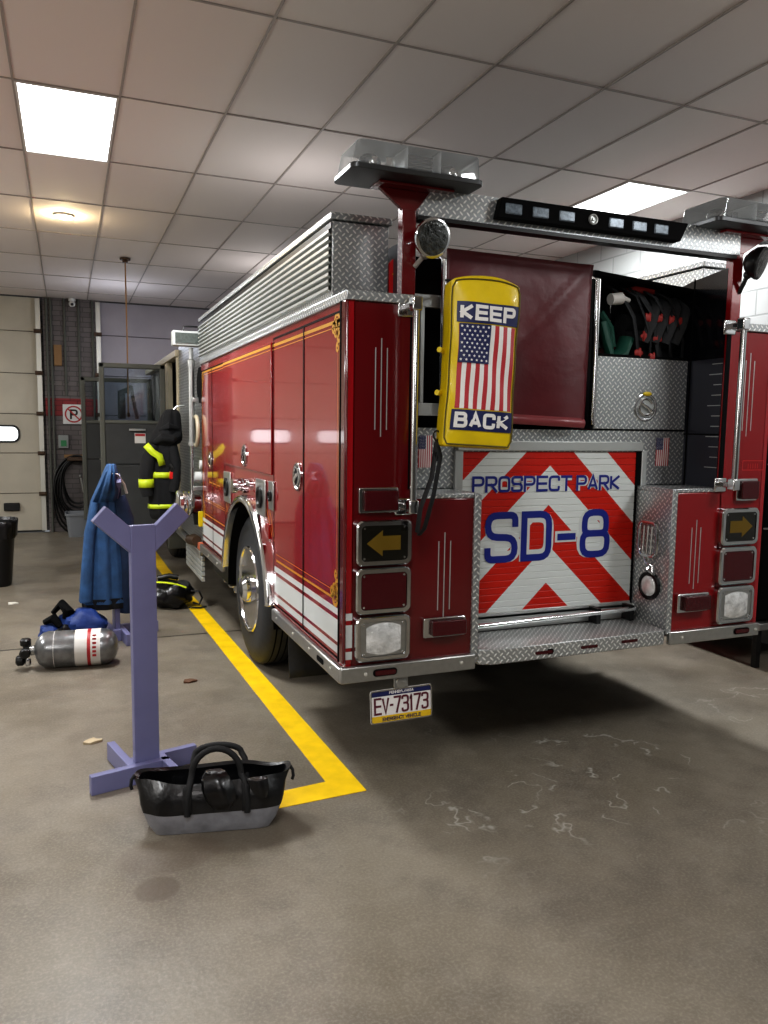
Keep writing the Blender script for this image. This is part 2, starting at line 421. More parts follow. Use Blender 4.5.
def flag_mesh(mb, u0, u1, v0, v1, fr, h=0, nv=1, star=True, r=None, cw=.5, ch=.42):
    """hanging US flag, stripes vertical. materials: 0 red 1 white 2 navy"""
    W = u1-u0; Hh = v1-v0
    def patch(a, b, c, d, hh, mi, n):
        mb.mi = mi
        mb.grid(lambda s, t: fr(a+(b-a)*s, c+(d-c)*t, hh), 2 if n > 1 else 1, n)
    for i in range(13): patch(u0+W*i/13, u0+W*(i+1)/13, v0, v1, h, i % 2, nv)
    cu = u0+W*7/13; cv = v1-Hh*ch
    mb.mi = 2; mb.grid(lambda s, t: fr(u0+(cu-u0)*s, cv+(v1-cv)*t, h+(.004 if nv > 1 else .0006)), 7 if nv > 1 else 1, nv)
    mb.mi = 1
    if star:
        R = (cu-u0)/26
        for j in range(9):
            for i in range(6 if j % 2 == 0 else 5):
                x = u0+(cu-u0)*((i+.5)/6+(0 if j % 2 == 0 else .5/6)); y = cv+(v1-cv)*(j+.7)/9.4
                pts = []
                for k in range(10):
                    a = PI/2+k*PI/5; q = R*(1.25 if k % 2 == 0 else .6); pts.append((x+q*math.cos(a), y+q*math.sin(a)))
                mb.face([mb.bm.verts.new(fr(*p, h+(.0055 if nv > 1 else .0012))) for p in pts])
    mb.mi = 0

# ================================================================== SETTING
CE = 3.557
mb = MB(); mb.box(-7, 4.0, -9, 9.9, -.1, 0); o = mb.build('floor', floorm, smooth=False); o['kind'] = 'structure'
GX0, GY0, TX, TY = -.1583, .6139, .6096, 1.2192
lights = [(-2, 1), (5, 1), (-2, -3), (5, -3), (5, 5), (-8, 1), (-8, -3), (-9, 5)]
OFF = {-2: .045, 1: .005, 2: -.045, 3: .04}
def gx(i): return GX0+TX*i+OFF.get(i, 0)
mb = MB()
for i in range(-12, 7):
    for j in range(-8, 8):
        x0 = gx(i); x1 = gx(i+1); y0 = GY0+TY*j; y1 = y0+TY
        if x0 < -7.2 or y0 < -9.2: continue
        x1c = min(x1, 4.0); y1c = min(y1, 9.86)
        if x0 >= 3.99 or y0 >= 9.85 or (i, j) in lights: continue
        g = .004; t = random.uniform(-.004, .004); z = CE+.004+abs(t)
        mb.box(x0+g, x1c-g, y0+g, y1c-g, z, z+.015)
o = mb.build('ceiling', tile, smooth=False); o['kind'] = 'structure'
mb = MB(); mb.box(-7.1, 4.0, -9.1, 9.86, CE+.03, CE+.06)
for i in range(-12, 8):
    x = gx(i)
    if -7.1 < x < 4.0: mb.box(x-.006, x+.006, -9.1, 9.86, CE-.001, CE+.03)
for j in range(-8, 9):
    y = GY0+TY*j
    if -9.1 < y < 9.86: mb.box(-7.1, 4.0, y-.006, y+.006, CE, CE+.03)
o = mb.build('trim_1', tbar, smooth=False); o['kind'] = 'structure'
mb = MB(); mb.box(4.0, 4.15, -9, 9.9, 0, CE+.06); o = mb.build('wall_right', blockw, smooth=False); o['kind'] = 'structure'
mb = MB(); mb.box(-7.15, -7.0, -9, 9.9, 0, CE+.06); o = mb.build('wall_left', wallp, smooth=False); o['kind'] = 'structure'
mb = MB(); mb.box(-7, 4, -9.15, -9, 0, CE+.06); o = mb.build('wall_front', pb('front_wall', '55514c', .7), smooth=False); o['kind'] = 'structure'
# back wall: brick pier between two overhead doors
YB = 9.85
mb = MB()
mb.box(-1.40, -.60, YB, YB+.3, 0, 1.79); mb.box(-1.40, -.60, YB, YB+.3, 2.06, CE+.06)
mb.mi = 1; mb.box(-1.40, -.60, YB-.004, YB+.3, 1.79, 2.06); mb.mi = 0
mb.box(-7, -5.4, YB, YB+.3, 0, CE+.06); mb.box(3.3, 4.0, YB, YB+.3, 0, CE+.06)
mb.box(-7, 4, YB+.25, YB+.3, 0, CE+.06)
o = mb.build('wall_back', [brick, brickr], smooth=False); o['kind'] = 'structure'
def overhead_door(name, x0, x1, mat, win):
    d = empty(name, kind='structure')
    zs = [0.02, .607, 1.223, 1.817, 2.428, 3.055, 3.56]
    mb = MB()
    for a, b in zip(zs, zs[1:]): mb.box(x0, x1, YB+.08, YB+.13, a, b-.008)
    mb.build('door_panel', mat, d, bevel=.006)
    mb = MB(); mb.box(x0, x1, YB+.10, YB+.12, 0.0, 3.56); mb.build('door_backing', dark, d)
    mb = MB(); mb.box(x0, x1, YB+.07, YB+.12, .0, .03); mb.build('bottom_seal', dark, d)
    if win:
        for k in range(3):
            xr = x1-.33-k*1.15; xl = xr-.65
            f = empty('window_%d' % (k+1), kind='structure')
            mb = MB(); mb.prism(rrect(xl-.03, xr+.03, 1.375, 1.645, .10), YB+.07, YB+.085); mb.build('window_frame', dark, f)
            mb = MB(); mb.prism(rrect(xl, xr, 1.405, 1.615, .08), YB+.06, YB+.075); mb.build('window_pane', winglow, f)
        mb = MB(); mb.box(x1-.56, x1-.34, YB+.03, YB+.08, .34, .46); mb.build('lift_handle', dark, d, bevel=.01)
    for x in ((x0, -1), (x1, 1)):
        X = x[0]; 
        mb = MB(); mb.box(X-.035, X+.035, YB-.02, YB+.06, 0.03, CE-.02); mb.build('door_track', track, d, bevel=.004)
        mb = MB()
        for z in (.6, 1.22, 1.82, 2.43, 3.05): mb.box(X-.06, X+.05, YB-.05, YB-.02, z-.03, z+.03); mb.cyl((X-.03, YB-.06, z), (X+.03, YB-.06, z), .025, n=12)
        mb.build('hinge_roller', brown, d)
    return d
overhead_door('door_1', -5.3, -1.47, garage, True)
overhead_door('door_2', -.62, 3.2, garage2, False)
# conduits on the pier
for k, (x, z0, z1) in enumerate(((-1.35, 0, CE), (-1.29, .6, CE), (-1.10, 2.1, CE), (-.90, 2.1, CE), (-.70, 0, CE))):
    mb = MB(); mb.tube([(x, YB-.03, z0+.002), (x, YB-.03, z1-.002)], .018, 8)
    for z in (1.0, 1.6, 2.3, 3.0):
        if z0 < z < z1: mb.box(x-.035, x+.035, YB-.035, YB, z-.01, z+.01)
    lb = ['grey conduit pipe beside the left overhead door track', 'grey conduit pipe second from left on the brick pier', 'thin conduit pipe above the no parking sign, left one', 'thin conduit pipe above the no parking sign, right one', 'grey conduit pipe nearest the right overhead door on the brick pier'][k]
    tag(mb.build('conduit', doorg), lb, 'pipe', 'conduits on the brick pier')

# ceiling light fixtures
def make_panel(i, j):
    x0 = gx(i); y0 = GY0+TY*j; TW = gx(i+1)-x0; cx, cy = x0+TW/2, y0+TY/2
    r = empty('ceiling_light', None, 'light', (cx, cy, CE))
    mb = MB(); a, b = TW/2-.006, TY/2-.006; w = .014
    for q in ((-a, a, -b, -b+w), (-a, a, b-w, b), (-a, -a+w, -b+w, b-w), (a-w, a, -b+w, b-w)): mb.box(*q, -.006, .02)
    mb.build('frame', white2, r)
    mb = MB(); mb.box(-a+w, a-w, -b+w, b-w, .002, .012); mb.build('diffuser', panel, r)
    L = bpy.data.lights.new('panel_lamp', 'AREA'); L.shape = 'RECTANGLE'; L.size = .5; L.size_y = 1.1; L.energy = 105 if j > 0 else 50; L.color = (.97, .99, 1.0)
    lo = bpy.data.objects.new('panel_lamp', L); C.objects.link(lo); lo.location = (cx, cy, CE-.03)
    return r
for i, j in lights:
    r = make_panel(i, j)
    if (i, j) == (-2, 1): r['label'] = 'bright rectangular ceiling light panel at upper left, above the stands'
    elif (i, j) == (5, 1): r['label'] = 'bright ceiling light panel behind the crossbar over the truck rear'
    else: r['label'] = 'rectangular ceiling light panel lit white, outside the main view'; r['group'] = 'ceiling panels out of view'
r = empty('downlight', 'small round warm ceiling light glowing yellow', 'light', (-1.08, 4.75, CE))
mb = MB(); mb.lathe((0, 0, -.012), (0, 0, 1), [(0, .06), (0, .085), (.014, .09)], 28, True); mb.build('trim_ring', white2, r)
mb = MB(); mb.ball((0, 0, -.012), .05, .05, .022); mb.build('bulb', canl, r)
L = bpy.data.lights.new('can_lamp', 'POINT'); L.energy = 10; L.color = (1, .78, .45); L.shadow_soft_size = .04
lo = bpy.data.objects.new('can_lamp', L); C.objects.link(lo); lo.location = (-1.08, 4.75, CE-.09)

for (x, y, z, e, col, rad) in ((-3.6, -1.5, 2.1, 50, (1, .97, .93), .5), (-3.4, 4.2, 2.2, 45, (1, .97, .93), .5), (-.4, 8.2, 2.9, 12, (.8, .85, 1), .3), (-1.7, -6.2, 2.6, 80, (1, .96, .95), .5), (1.2, 6.0, 2.95, 14, (1, .97, .97), .3), (3.45, -1.2, 2.9, 16, (1, .96, .95), .3), (.6, 2.6, 2.95, 9, (1, .96, .95), .3)):  # added fill lights without fixtures, mainly to lift the ceiling
    L = bpy.data.lights.new('ceiling_fill', 'POINT'); L.energy = e; L.color = col; L.shadow_soft_size = rad
    lo = bpy.data.objects.new('ceiling_fill', L); C.objects.link(lo); lo.location = (x, y, z); lo.visible_glossy = True
# painted floor line (thin slab on the floor)
mb = MB()
mb.prism([(.13, .06), (-.05, 6.1), (-.06, 8.6), (-.17, 8.6), (-.17, 6.1), (-.02, .21), (-.31, .18), (-.31, .035)][::-1], 0, 1, lambda u, v, h: V((u, v, .0005+.002*h)))
tag(mb.build('floor_marking', yelp, smooth=False), 'yellow painted L-shaped line on the concrete beside the fire truck', 'floor line')

# ================================================================== FIRE TRUCK
T = empty('fire_truck', 'large red fire truck with diamond plate rear and red white chevron shutter', 'fire truck')
def islands(bm):
    seen = {}; comps = []
    for v in bm.verts:
        if v in seen: continue
        st = [v]; seen[v] = len(comps); c = []
        while st:
            q = st.pop(); c.append(q)
            for e in q.link_edges:
                w = e.other_vert(q)
                if w not in seen: seen[w] = len(comps); st.append(w)
        comps.append(c)
    B = [[[min(v.co[i] for v in c) for i in range(3)], [max(v.co[i] for v in c) for i in range(3)], [k]] for k, c in enumerate(comps)]
    ch = True
    while ch:
        ch = False
        for i in range(len(B)):
            for j in range(i+1, len(B)):
                a, b = B[i], B[j]
                gap = math.sqrt(sum(max(0, a[0][k]-b[1][k], b[0][k]-a[1][k])**2 for k in range(3)))
                sz = max(max(a[1][k]-a[0][k] for k in range(3)), max(b[1][k]-b[0][k] for k in range(3)))
                if gap < .45*sz or gap < .004:
                    B[i] = [[min(a[0][k], b[0][k]) for k in range(3)], [max(a[1][k], b[1][k]) for k in range(3)], a[2]+b[2]]; B.pop(j); ch = True; break
            if ch: break
    return comps, [b[2] for b in B]
def P_(mb, name, mat, bevel=0, parent=None, **k):
    comps, groups = islands(mb.bm)
    if len(groups) > 1:
        new = []
        for g in groups[1:]:
            o = MB(); o.bm = mb.bm.copy(); o.bm.verts.index_update(); mb.bm.verts.index_update(); o.bm.verts.ensure_lookup_table()
            keep = {v.index for ci in g for v in comps[ci]}
            bmesh.ops.delete(o.bm, geom=[v for v in o.bm.verts if v.index not in keep], context='VERTS'); new.append(o)
        kill = [v for g in groups[1:] for ci in g for v in comps[ci]]
        bmesh.ops.delete(mb.bm, geom=kill, context='VERTS')
        first = mb.build(name, mat, parent or T, bevel, **k)
        for o in new: o.build(name, mat, parent or T, bevel, **k)
        return first
    return mb.build(name, mat, parent or T, bevel, **k)
W = 2.42; BY = 3.88; ZB = .61; ZT = 2.20
# ---- body: side walls with wheel arch
def arch_poly(cy, r, cz, z0, z1, ya, yb, n=20):
    """side wall polygon (y,z) with arch cut from the bottom"""
    pts = [(ya, z0), (ya, z1), (yb, z1), (yb, z0)]
    a0 = math.acos(max(-1, min(1, (z0-cz)/r))) if False else math.asin((z0-cz)/r)
    for k in range(n+1):
        a = a0+(PI-2*a0)*k/n; pts.append((cy+r*math.cos(a), cz+r*math.sin(a)))
    return pts
ACY, ACZ, AR = 2.02, .46, .72
for X0, X1 in ((0, .03), (W-.03, W)):
    mb = MB(); mb.prism(arch_poly(ACY, AR, ACZ, ZB, ZT, .0, BY), X0, X1, lambda u, v, h: V((h, u, v))); P_(mb, 'body_side', red, smooth=False)
mb = MB()
mb.box(.02, .315, 0, .03, ZB, ZT); mb.box(.30, .635, 0, .03, ZB, 1.355)      # rear left post + lower box
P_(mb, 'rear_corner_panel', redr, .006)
mb = MB()
mb.box(2.10, W-.02, 0, .03, ZB, ZT); mb.box(1.795, 2.12, 0, .03, ZB, 1.355)
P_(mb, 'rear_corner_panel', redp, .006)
# inner side walls of the recess
mb = MB(); mb.box(.635, .65, .0, .28, ZB, 1.355); mb.box(.30, .65, 0.0, .28, 1.355, 1.375); mb.box(.62, .655, -.012, .02, ZB, 1.375); P_(mb, 'step_box_liner', dia, .003)
mb = MB(); mb.box(1.78, 1.80, .0, .28, ZB, 1.355); mb.box(1.78, 2.11, 0.0, .28, 1.355, 1.375); mb.box(1.775, 1.81, -.012, .02, ZB, 1.375); P_(mb, 'step_box_liner', dia, .003)
mb = MB(); mb.box(.305, .315, .03, .6, 1.375, ZT+.3); P_(mb, 'recess_side_panel', slate)
mb = MB(); mb.box(2.10, 2.115, .03, .6, 1.375, 2.06); P_(mb, 'recess_side_panel', slate)
mb = MB(); mb.prism([(.03, 2.06), (.03, 2.52), (.28, 2.49), (.6, 2.42), (.6, 2.06)], 2.098, 2.115, lambda u, v, h: V((h, u, v))); P_(mb, 'hose_bay_side', blkg)
mb = MB()
for k in range(11):
    z = 2.03-k*.055; mb.box(2.0985, 2.1, .03, .10+.02*math.sin(k*2), z, z+.004)
P_(mb, 'reflective_marks', alum, smooth=False)
mb = MB(); mb.box(2.095, 2.10, .03, .5, 1.655, 1.662); mb.box(2.095, 2.10, .255, .262, 1.375, 2.5); P_(mb, 'panel_seam', blk)
# recess back wall
mb = MB(); mb.box(.31, 2.10, .28, .30, 1.36, 1.672); mb.box(1.83, 2.10, .28, .30, ZB, 1.38); mb.box(.31, .69, .28, .30, ZB, 1.38); P_(mb, 'rear_wall_plate', dia, smooth=False)
mb = MB(); mb.box(1.47, 2.085, .262, .285, 1.68, 2.06); hd = P_(mb, 'hatch', dia, .004)
mb = MB(); mb.box(1.465, 2.092, .275, .283, 1.672, 2.075); P_(mb, 'hatch_gasket', blk, parent=hd)
def dring(c, ax, r, par, label=None):
    """oval recessed D-ring latch on a face; ax 'y' rear, 'x' side"""
    U, Vv, N = (V((1, 0, 0)), V((0, 0, 1)), V((0, -1, 0))) if ax == 'y' else (V((0, 1, 0)), V((0, 0, 1)), V((-1, 0, 0)))
    c = V(c); mb = MB()
    a = [mb.ring(c+N*h, U, Vv, r*k, r*1.0*k if ax == 'y' else r*1.0*k, 28) for h, k in ((0, 1), (.006, 1), (.008, .93), (.006, .84), (-.002, .78))]
    for p, q in zip(a, a[1:]): mb.bridge(p, q)
    mb.face(a[-1])
    L = mb.build('latch', chrome, par)
    mb = MB(); mb.tube([c+N*.006+U*(r*.6*math.cos(t))+Vv*(r*.6*math.sin(t)) for t in [PI*.15+2*PI*.9*k/20 for k in range(21)]], r*.07, 6)
    mb.tube([c+N*.008-U*r*.5+Vv*r*.3, c+N*.012, c+N*.008+U*r*.5-Vv*r*.3], r*.12, 8)
    mb.build('latch_ring', chrome, L)
    mb = MB(); mb.lathe(c+N*.002-N*.001, N, [(0, r*.72), (.001, r*.72)], 24); mb.build('latch_dish', alum if ax == 'y' else slate, L)
    return L
dring((1.803, .262, 1.80), 'y', .075, hd)
mb = MB(); mb.ball((1.805, .252, 1.872), .03, .006, .012); mb.build('yellow_tab', yel, hd)
# ---- interior dark of body
mb = MB(); mb.box(.35, 2.06, .31, 3.8, .60, 1.66); mb.box(.32, 2.09, 1.3, 1.34, 1.66, 2.45); mb.box(.32, .35, .31, 1.3, 1.66, 2.45); mb.box(.32, .74, .45, .47, 1.66, 2.51); P_(mb, 'inner_body', blk, smooth=False)
mb = MB(); mb.box(.33, 2.08, .9, 3.8, 1.70, 2.15); P_(mb, 'hose_bed_floor', dark, smooth=False)
mb = MB(); mb.box(.30, 1.49, 1.25, 1.3, 1.7, 2.5); P_(mb, 'hose_bed_divider', blk, smooth=False)
mb = MB(); mb.prism([(1.44, 2.475), (2.10, 2.43), (2.10, 2.45), (1.44, 2.495)], .27, 1.3); P_(mb, 'hose_bay_lid', blk, smooth=False)
mb = MB(); mb.box(1.425, 1.455, .25, 1.3, 1.68, 2.49); P_(mb, 'bay_divider', blk)
# ---- top deck and boxes
mb = MB(); mb.box(-.012, .32, -.014, BY, ZT, ZT+.04); P_(mb, 'top_deck_edge', dia, .003)
mb = MB(); mb.box(2.10, W+.012, -.014, BY, ZT, ZT+.04); P_(mb, 'top_deck_edge', dia, .003)
def topbox(x0, x1, y0, y1, z1, outer):
    z0 = ZT+.04
    b = MB(); b.box(x0, x1, y0, y1, z0, z1-.035); o = P_(b, 'top_compartment', dia, .003)
    b = MB(); b.box(x0-.012, x1+.012, y0-.015, y1+.01, z1-.03, z1); P_(b, 'compartment_lid', dia, .004, parent=o)
    b = MB()
    n = 9; xs = x0 if outer < 0 else x1; s = outer
    pts = []
    for k in range(n):
        za = z0+.03+(z1-.06-z0-.03)*k/n; zb = za+(z1-.06-z0-.03)/n
        pts += [(xs, za), (xs+s*.014, za+(zb-za)*.2), (xs+s*.014, za+(zb-za)*.6), (xs, za+(zb-za)*.8)]
    g = [[b.bm.verts.new((x+s*.001, y, z)) for x, z in pts] for y in (y0+.01, y1)]
    for i in range(len(pts)-1):
        b.mi = 1 if i % 4 in (2, 3) else 0; b.face([g[0][i], g[1][i], g[1][i+1], g[0][i+1]])  # dark groove faces: shade between the ribs put into colour
    P_(b, 'ribbed_cladding', [alum, doorg], parent=o, smooth=False)
    b = MB(); b.box(xs-.006 if s < 0 else xs, xs if s < 0 else xs+.006, y0, y1, z1-.065, z1-.04); P_(b, 'lid_channel', dark, parent=o)
    return o
topbox(-.002, .265, .215, 3.92, 2.605, -1)
topbox(2.22, 2.41, .33, 3.92, 2.62, 1)
mb = MB(); mb.box(.285, .345, .25, .28, ZT+.04, 2.42); mb.prism([(.285, 2.42), (.33, 2.47), (.345, 2.47), (.345, 2.42)], .25, .28); rb = P_(mb, 'hose_bed_side', redb)
mb = MB(); mb.stroke(rnd([(.300, 2.37), (.315, 2.385), (.32, 2.37), (.305, 2.355), (.315, 2.33)], .01), .005, fr_rear(.248)); mb.build('gold_scroll', gold, rb)
# ---- gold stripes, white stripes on left side
S = fr_side(-.001)
mb = MB()
mb.stroke([(.10, 2.128), (BY-.06, 2.128)], .016, S); mb.stroke([(.10, 2.104), (BY-.1, 2.104)], .004, S)
mb.stroke([(.105, .98), (.105, 2.03)], .010, S); mb.stroke([(.13, 1.0), (.13, 2.0)], .003, S)
mb.stroke([(.18, .895), (1.22, .895)], .012, S); mb.stroke([(.10, .93), (1.22, .93)], .003, S)
mb.stroke([(BY-.05, .95), (BY-.05, 2.1)], .010, S); mb.stroke([(2.8, .90), (BY-.05, .90)], .010, S)
P_(mb, 'gold_stripe', gold, smooth=False, recalc=False)
def scroll(mb, u, v, s, fr, fx=1, fy=1, w=.006):
    def sp(cu, cv, r0, r1, a0, a1, ww):
        pts = []
        for k in range(22):
            t = k/21; a = math.radians(a0+(a1-a0)*t); r = r0+(r1-r0)*t
            pts.append((u+fx*s*(cu+r*math.cos(a)), v+fy*s*(cv+r*math.sin(a))))
        mb.stroke(pts, ww, fr)
    sp(.5, .12, .38, .06, 180, 640, w*1.4); sp(.12, .75, .34, .05, 270, 760, w*1.3); sp(.9, .4, .26, .05, 200, 640, w*1.2)
    sp(.35, 1.25, .22, .04, 250, 700, w); sp(.2, .25, .2, .03, 30, -400, w*1.3); sp(.55, .55, .25, .04, 0, 420, w)
mb = MB()
scroll(mb, .10, 2.14, .10, S, 1, -1, .013); scroll(mb, .10, .885, .10, S, 1, 1, .013)
scroll(mb, BY-.04, 2.12, .1, S, -1, -1, .007); scroll(mb, BY-.04, .92, .1, S, -1, 1, .007)
P_(mb, 'gold_scroll', gold, smooth=False, recalc=False)
mb = MB()
for a, b in ((0.004, 1.26), (2.79, BY-.004)):
    for z0, z1 in ((.826, .858), (.703, .806), (.650, .686)): mb.stroke([(a, (z0+z1)/2), (b, (z0+z1)/2)], z1-z0, S)
for z0, z1 in ((.826, .858), (.703, .806), (.650, .686)): mb.stroke([(.0, (z0+z1)/2), (.03, (z0+z1)/2)], z1-z0, fr_rear(-.001))
P_(mb, 'white_stripe', white, smooth=False, recalc=False)
mb = MB()
for z in (1.02, 1.035): mb.stroke([(2.8, z), (3.75, z)], .003, S)
text(mb, 'HHH', 3.0, 1.17, .5, .05, .008, S)
P_(mb, 'side_lettering', gold, smooth=False, recalc=False)
# ---- side compartment doors (seams + latches)
def sdoor(y0, y1, z0, z1, latch=None, cut=.004):
    b = MB(); fr = S; pts = [(y0, z0), (y0, z1), (y1, z1), (y1, z0)]
    b.stroke(pts, .010, lambda u, v, h: V((-.0022, u, v)), closed=True)
    o = P_(b, 'compartment_door', blk, smooth=False, recalc=False)
    if latch: dring((-.003, *latch), 'x', .075, o)
    return o
sdoor(.065, .655, .63, 2.165); sdoor(.665, 1.275, .63, 2.165, (.765, 1.41)); sdoor(2.80, 3.33, .63, 2.14)
sdoor(3.34, 3.85, .63, 2.14, (3.42, 1.385))
mb = MB(); mb.box(-.010, -.001, 1.30, 2.785, 1.385, 2.15); hi = P_(mb, 'high_side_door', red, .005)
dring((-.012, 2.03, 1.475), 'x', .075, hi)
mb = MB(); mb.stroke([(1.31, 2.128), (2.78, 2.128)], .016, fr_side(-.0112)); mb.stroke([(1.31, 2.104), (2.78, 2.104)], .004, fr_side(-.0112)); mb.build('gold_stripe', gold, hi, recalc=False)
mb = MB(); mb.box(-.016, .0, -.01, .045, ZB+.02, ZT); mb.build('corner_post', redr, T, .008)
mb = MB(); mb.box(-.018, -.012, .048, .058, ZB+.02, ZT); P_(mb, 'corner_seam', blk)
# small panels above the wheel
for (y0, y1, z0, z1) in ((2.53, 2.79, 1.10, 1.33), (1.45, 1.70, 1.12, 1.345), (1.25, 1.36, 1.18, 1.35)):
    mb = MB(); mb.box(-.014, 0, y0, y1, z0, z1); q = P_(mb, 'outlet_panel', steel, .006)
    mb = MB(); c = V((-.014, (y0+y1)/2, (z0+z1)/2)); r = min(y1-y0, z1-z0)*.3
    mb.lathe(c, (-1, 0, 0), [(0, r), (.012, r), (.014, r*.7), (.004, r*.6)], 20); mb.build('panel_dial', dark, q)
mb = MB(); mb.lathe((0, 2.06, 1.27), (-1, 0, 0), [(0, .05), (.02, .05), (.02, .035), (.06, .035), (.06, .05), (.09, .05)], 20); P_(mb, 'hose_outlet', chrome)
mb = MB(); mb.box(-.05, -.002, 2.12, 2.2, 1.24, 1.31); P_(mb, 'side_marker_lamp', lensr, .006)
mb = MB()
for y in (1.83, 1.88): mb.lathe((-.0, y, 1.30), (-1, 0, 0), [(0, .022), (.03, .022), (.034, .015)], 14)
P_(mb, 'gauge', chrome)
mb = MB(); mb.box(-.012, 0, 1.36, 1.44, 1.0, 1.09); P_(mb, 'fuel_door', red, .004)
mb = MB()
for s in (-1, 1):
    pts = [(ACY+s*.55+s*-.0, 1.19), (ACY+s*.62, 1.12), (ACY+s*.70, 1.02)]; mb.stroke(pts, .006, S)
    mb.stroke([(ACY+s*.60, 1.22), (ACY+s*.68, 1.13), (ACY+s*.75, 1.0)], .006, S)
P_(mb, 'fender_pinstripe', gold, smooth=False, recalc=False)
# ---- fenders
def fender(x0, x1):
    b = MB(); rs = []; n = 30
    a0 = .2
    prof = [(x0, 0), (x1, 0), (x1, .05), (x0+.012, .05), (x0, .03)]
    for k in range(n+1):
        a = a0+(PI-2*a0)*k/n; c = V((0, math.cos(a), math.sin(a)))
        rs.append([b.bm.verts.new(V((x, ACY, ACZ))+c*(AR-.02+h)) for x, h in prof])
    for p, q in zip(rs, rs[1:]): b.bridge(p, q)
    b.face(rs[0]); b.face(rs[-1][::-1]); return P_(b, 'fender', chrome, .008)
fender(-.045, .012); fender(W-.012, W+.045)
def liner(x0, x1):
    b = MB(); rs = []
    for k in range(21):
        a = PI*k/20; rs.append([b.bm.verts.new((x, ACY+(AR-.01)*math.cos(a), ACZ+(AR-.01)*math.sin(a))) for x in (x0, x1)])
    for p, q in zip(rs, rs[1:]): b.face([p[0], q[0], q[1], p[1]])
    b.prism(arch_poly(ACY, .01, ACZ, ACZ, ACZ+.01, ACY-.8, ACY+.8) if False else [(ACY-.71, .4), (ACY-.71, 1.15), (ACY+.71, 1.15), (ACY+.71, .4)], x1, x1+.01, lambda u, v, h: V((h, u, v)))
    return P_(b, 'wheel_well', blk, smooth=False)
liner(.005, .75)
# ---- wheels
def wheel(cx, cy, s, dual=True, R=.525):
    """s=-1: outer face towards -x"""
    w = empty('wheel'); w.parent = T; w.location = (cx, cy, R)
    def tyre(x0):
        b = MB(); wd = .27
        prof = [(0, .30), (.0, .33), (-.004, .40), (.004, .46), (.03, .505), (.045, .518), (.06, .525)]
        full = [(x, r) for x, r in prof]+[(wd-x, r) for x, r in prof[::-1]]
        rs = []
        for x, r in full: rs.append(b.ring(V((-s*-1*0+x0+(-s)*x, 0, 0)), V((0, 1, 0)), V((0, 0, 1)), r*R/.525, r*R/.525, 56))
        for p, q in zip(rs, rs[1:]): b.bridge(p, q)
        b.bridge(rs[-1], rs[0]); t = b.build('tyre', rubber, w)
        b = MB()
        for k in range(4):
            x = x0+(-s)*(.075+k*.04)
            rr = .5262*R/.525
            rs = [b.ring(V((x+e, 0, 0)), V((0, 1, 0)), V((0, 0, 1)), rr, rr, 56) for e in (-.005, .005)]; b.bridge(*rs)
        b.build('tread_groove', blk, t)
        return t
    tyre(0)
    if dual: tyre(-s*.33)
    b = MB(); k = -s
    b.lathe((0, 0, 0), (k, 0, 0), [(-.002, .302), (-.008, .30), (-.008, .285), (.05, .265), (.10, .25), (.12, .16), (.06, .15), (.045, .10), (-.06, .095), (-.085, .07), (-.09, .0)] if False else [(.0, .305), (-.01, .30), (-.01, .284), (.06, .262), (.12, .245), (.13, .15), (.06, .14), (.05, .10), (-.03, .09), (-.055, .06)], 48)
    b.build('rim', chrome, w)
    b = MB(); b.lathe((.10*k, 0, 0), (-k, 0, 0), [(0, .10), (.05, .10), (.08, .09), (.12, .055), (.125, .02)], 28); b.build('hub', chrome, w)
    b = MB()
    for i in range(10):
        a = 2*PI*i/10; c = V((.125*k, .195*math.cos(a), .195*math.sin(a))); b.lathe(c, (-k, 0, 0), [(0, .02), (.035, .018), (.045, .01)], 10)
    b.build('lug_nut', chrome, w)
    return w
wheel(.05, 2.20, -1, R=.53); wheel(W-.05, 2.20, 1, R=.53)
wheel(.055, 7.0, -1, False); wheel(W-.055, 7.0, 1, False)
# ---- bumper / rub rail
mb = MB(); mb.box(-.03, .0, -.0, 1.22, .545, .612); P_(mb, 'rub_rail', steel, .006)
mb = MB(); mb.box(-.03, .0, 2.80, BY, .545, .612); P_(mb, 'rub_rail', steel, .006)
mb = MB(); mb.box(W-.02, W+.01, -.0, 1.22, .545, .612); P_(mb, 'rub_rail', steel, .006)
def slotlamp(x0, x1, z0, z1, Y, mat=lensr):
    b = MB(); b.prism(rrect(x0, x1, z0, z1, (z1-z0)*.45), Y, Y-.004); o = P_(b, 'marker_lamp', blk)
    b = MB(); b.prism(rrect(x0+.008, x1-.008, z0+.006, z1-.006, (z1-z0)*.3), Y-.004, Y-.008); b.build('lens', mat, o); return o
def bolts(name, pts, N, r=.009):
    b = MB()
    for p in pts: b.lathe(p, N, [(0, r), (.004, r), (.006, r*.6)], 10)
    return P_(b, name, track)
mb = MB(); mb.box(-.03, .635, -.03, .0, .55, .622); P_(mb, 'bumper_bar', steel, .006)
mb = MB(); mb.box(1.79, W-.005, -.03, .0, .555, .625); P_(mb, 'bumper_bar', steel, .006)
slotlamp(.12, .235, .57, .603, -.03); slotlamp(2.23, 2.34, .575, .608, -.03)
bolts('bolt', [(.085, -.03, .585), (.56, -.03, .59), (1.87, -.03, .59), (2.39, -.03, .59)], (0, -1, 0))
bolts('bolt', [(-.03, .12, .58), (-.03, .45, .58), (-.03, .75, .58), (-.03, 1.1, .58), (-.03, 3.0, .58), (-.03, 3.4, .58)], (-1, 0, 0))
mb = MB(); mb.prism(rrect(.22, .32, .565, .59, .011), -.0305, -.033, lambda u, v, h: V((h, u, v))); P_(mb, 'marker_lamp', blk)
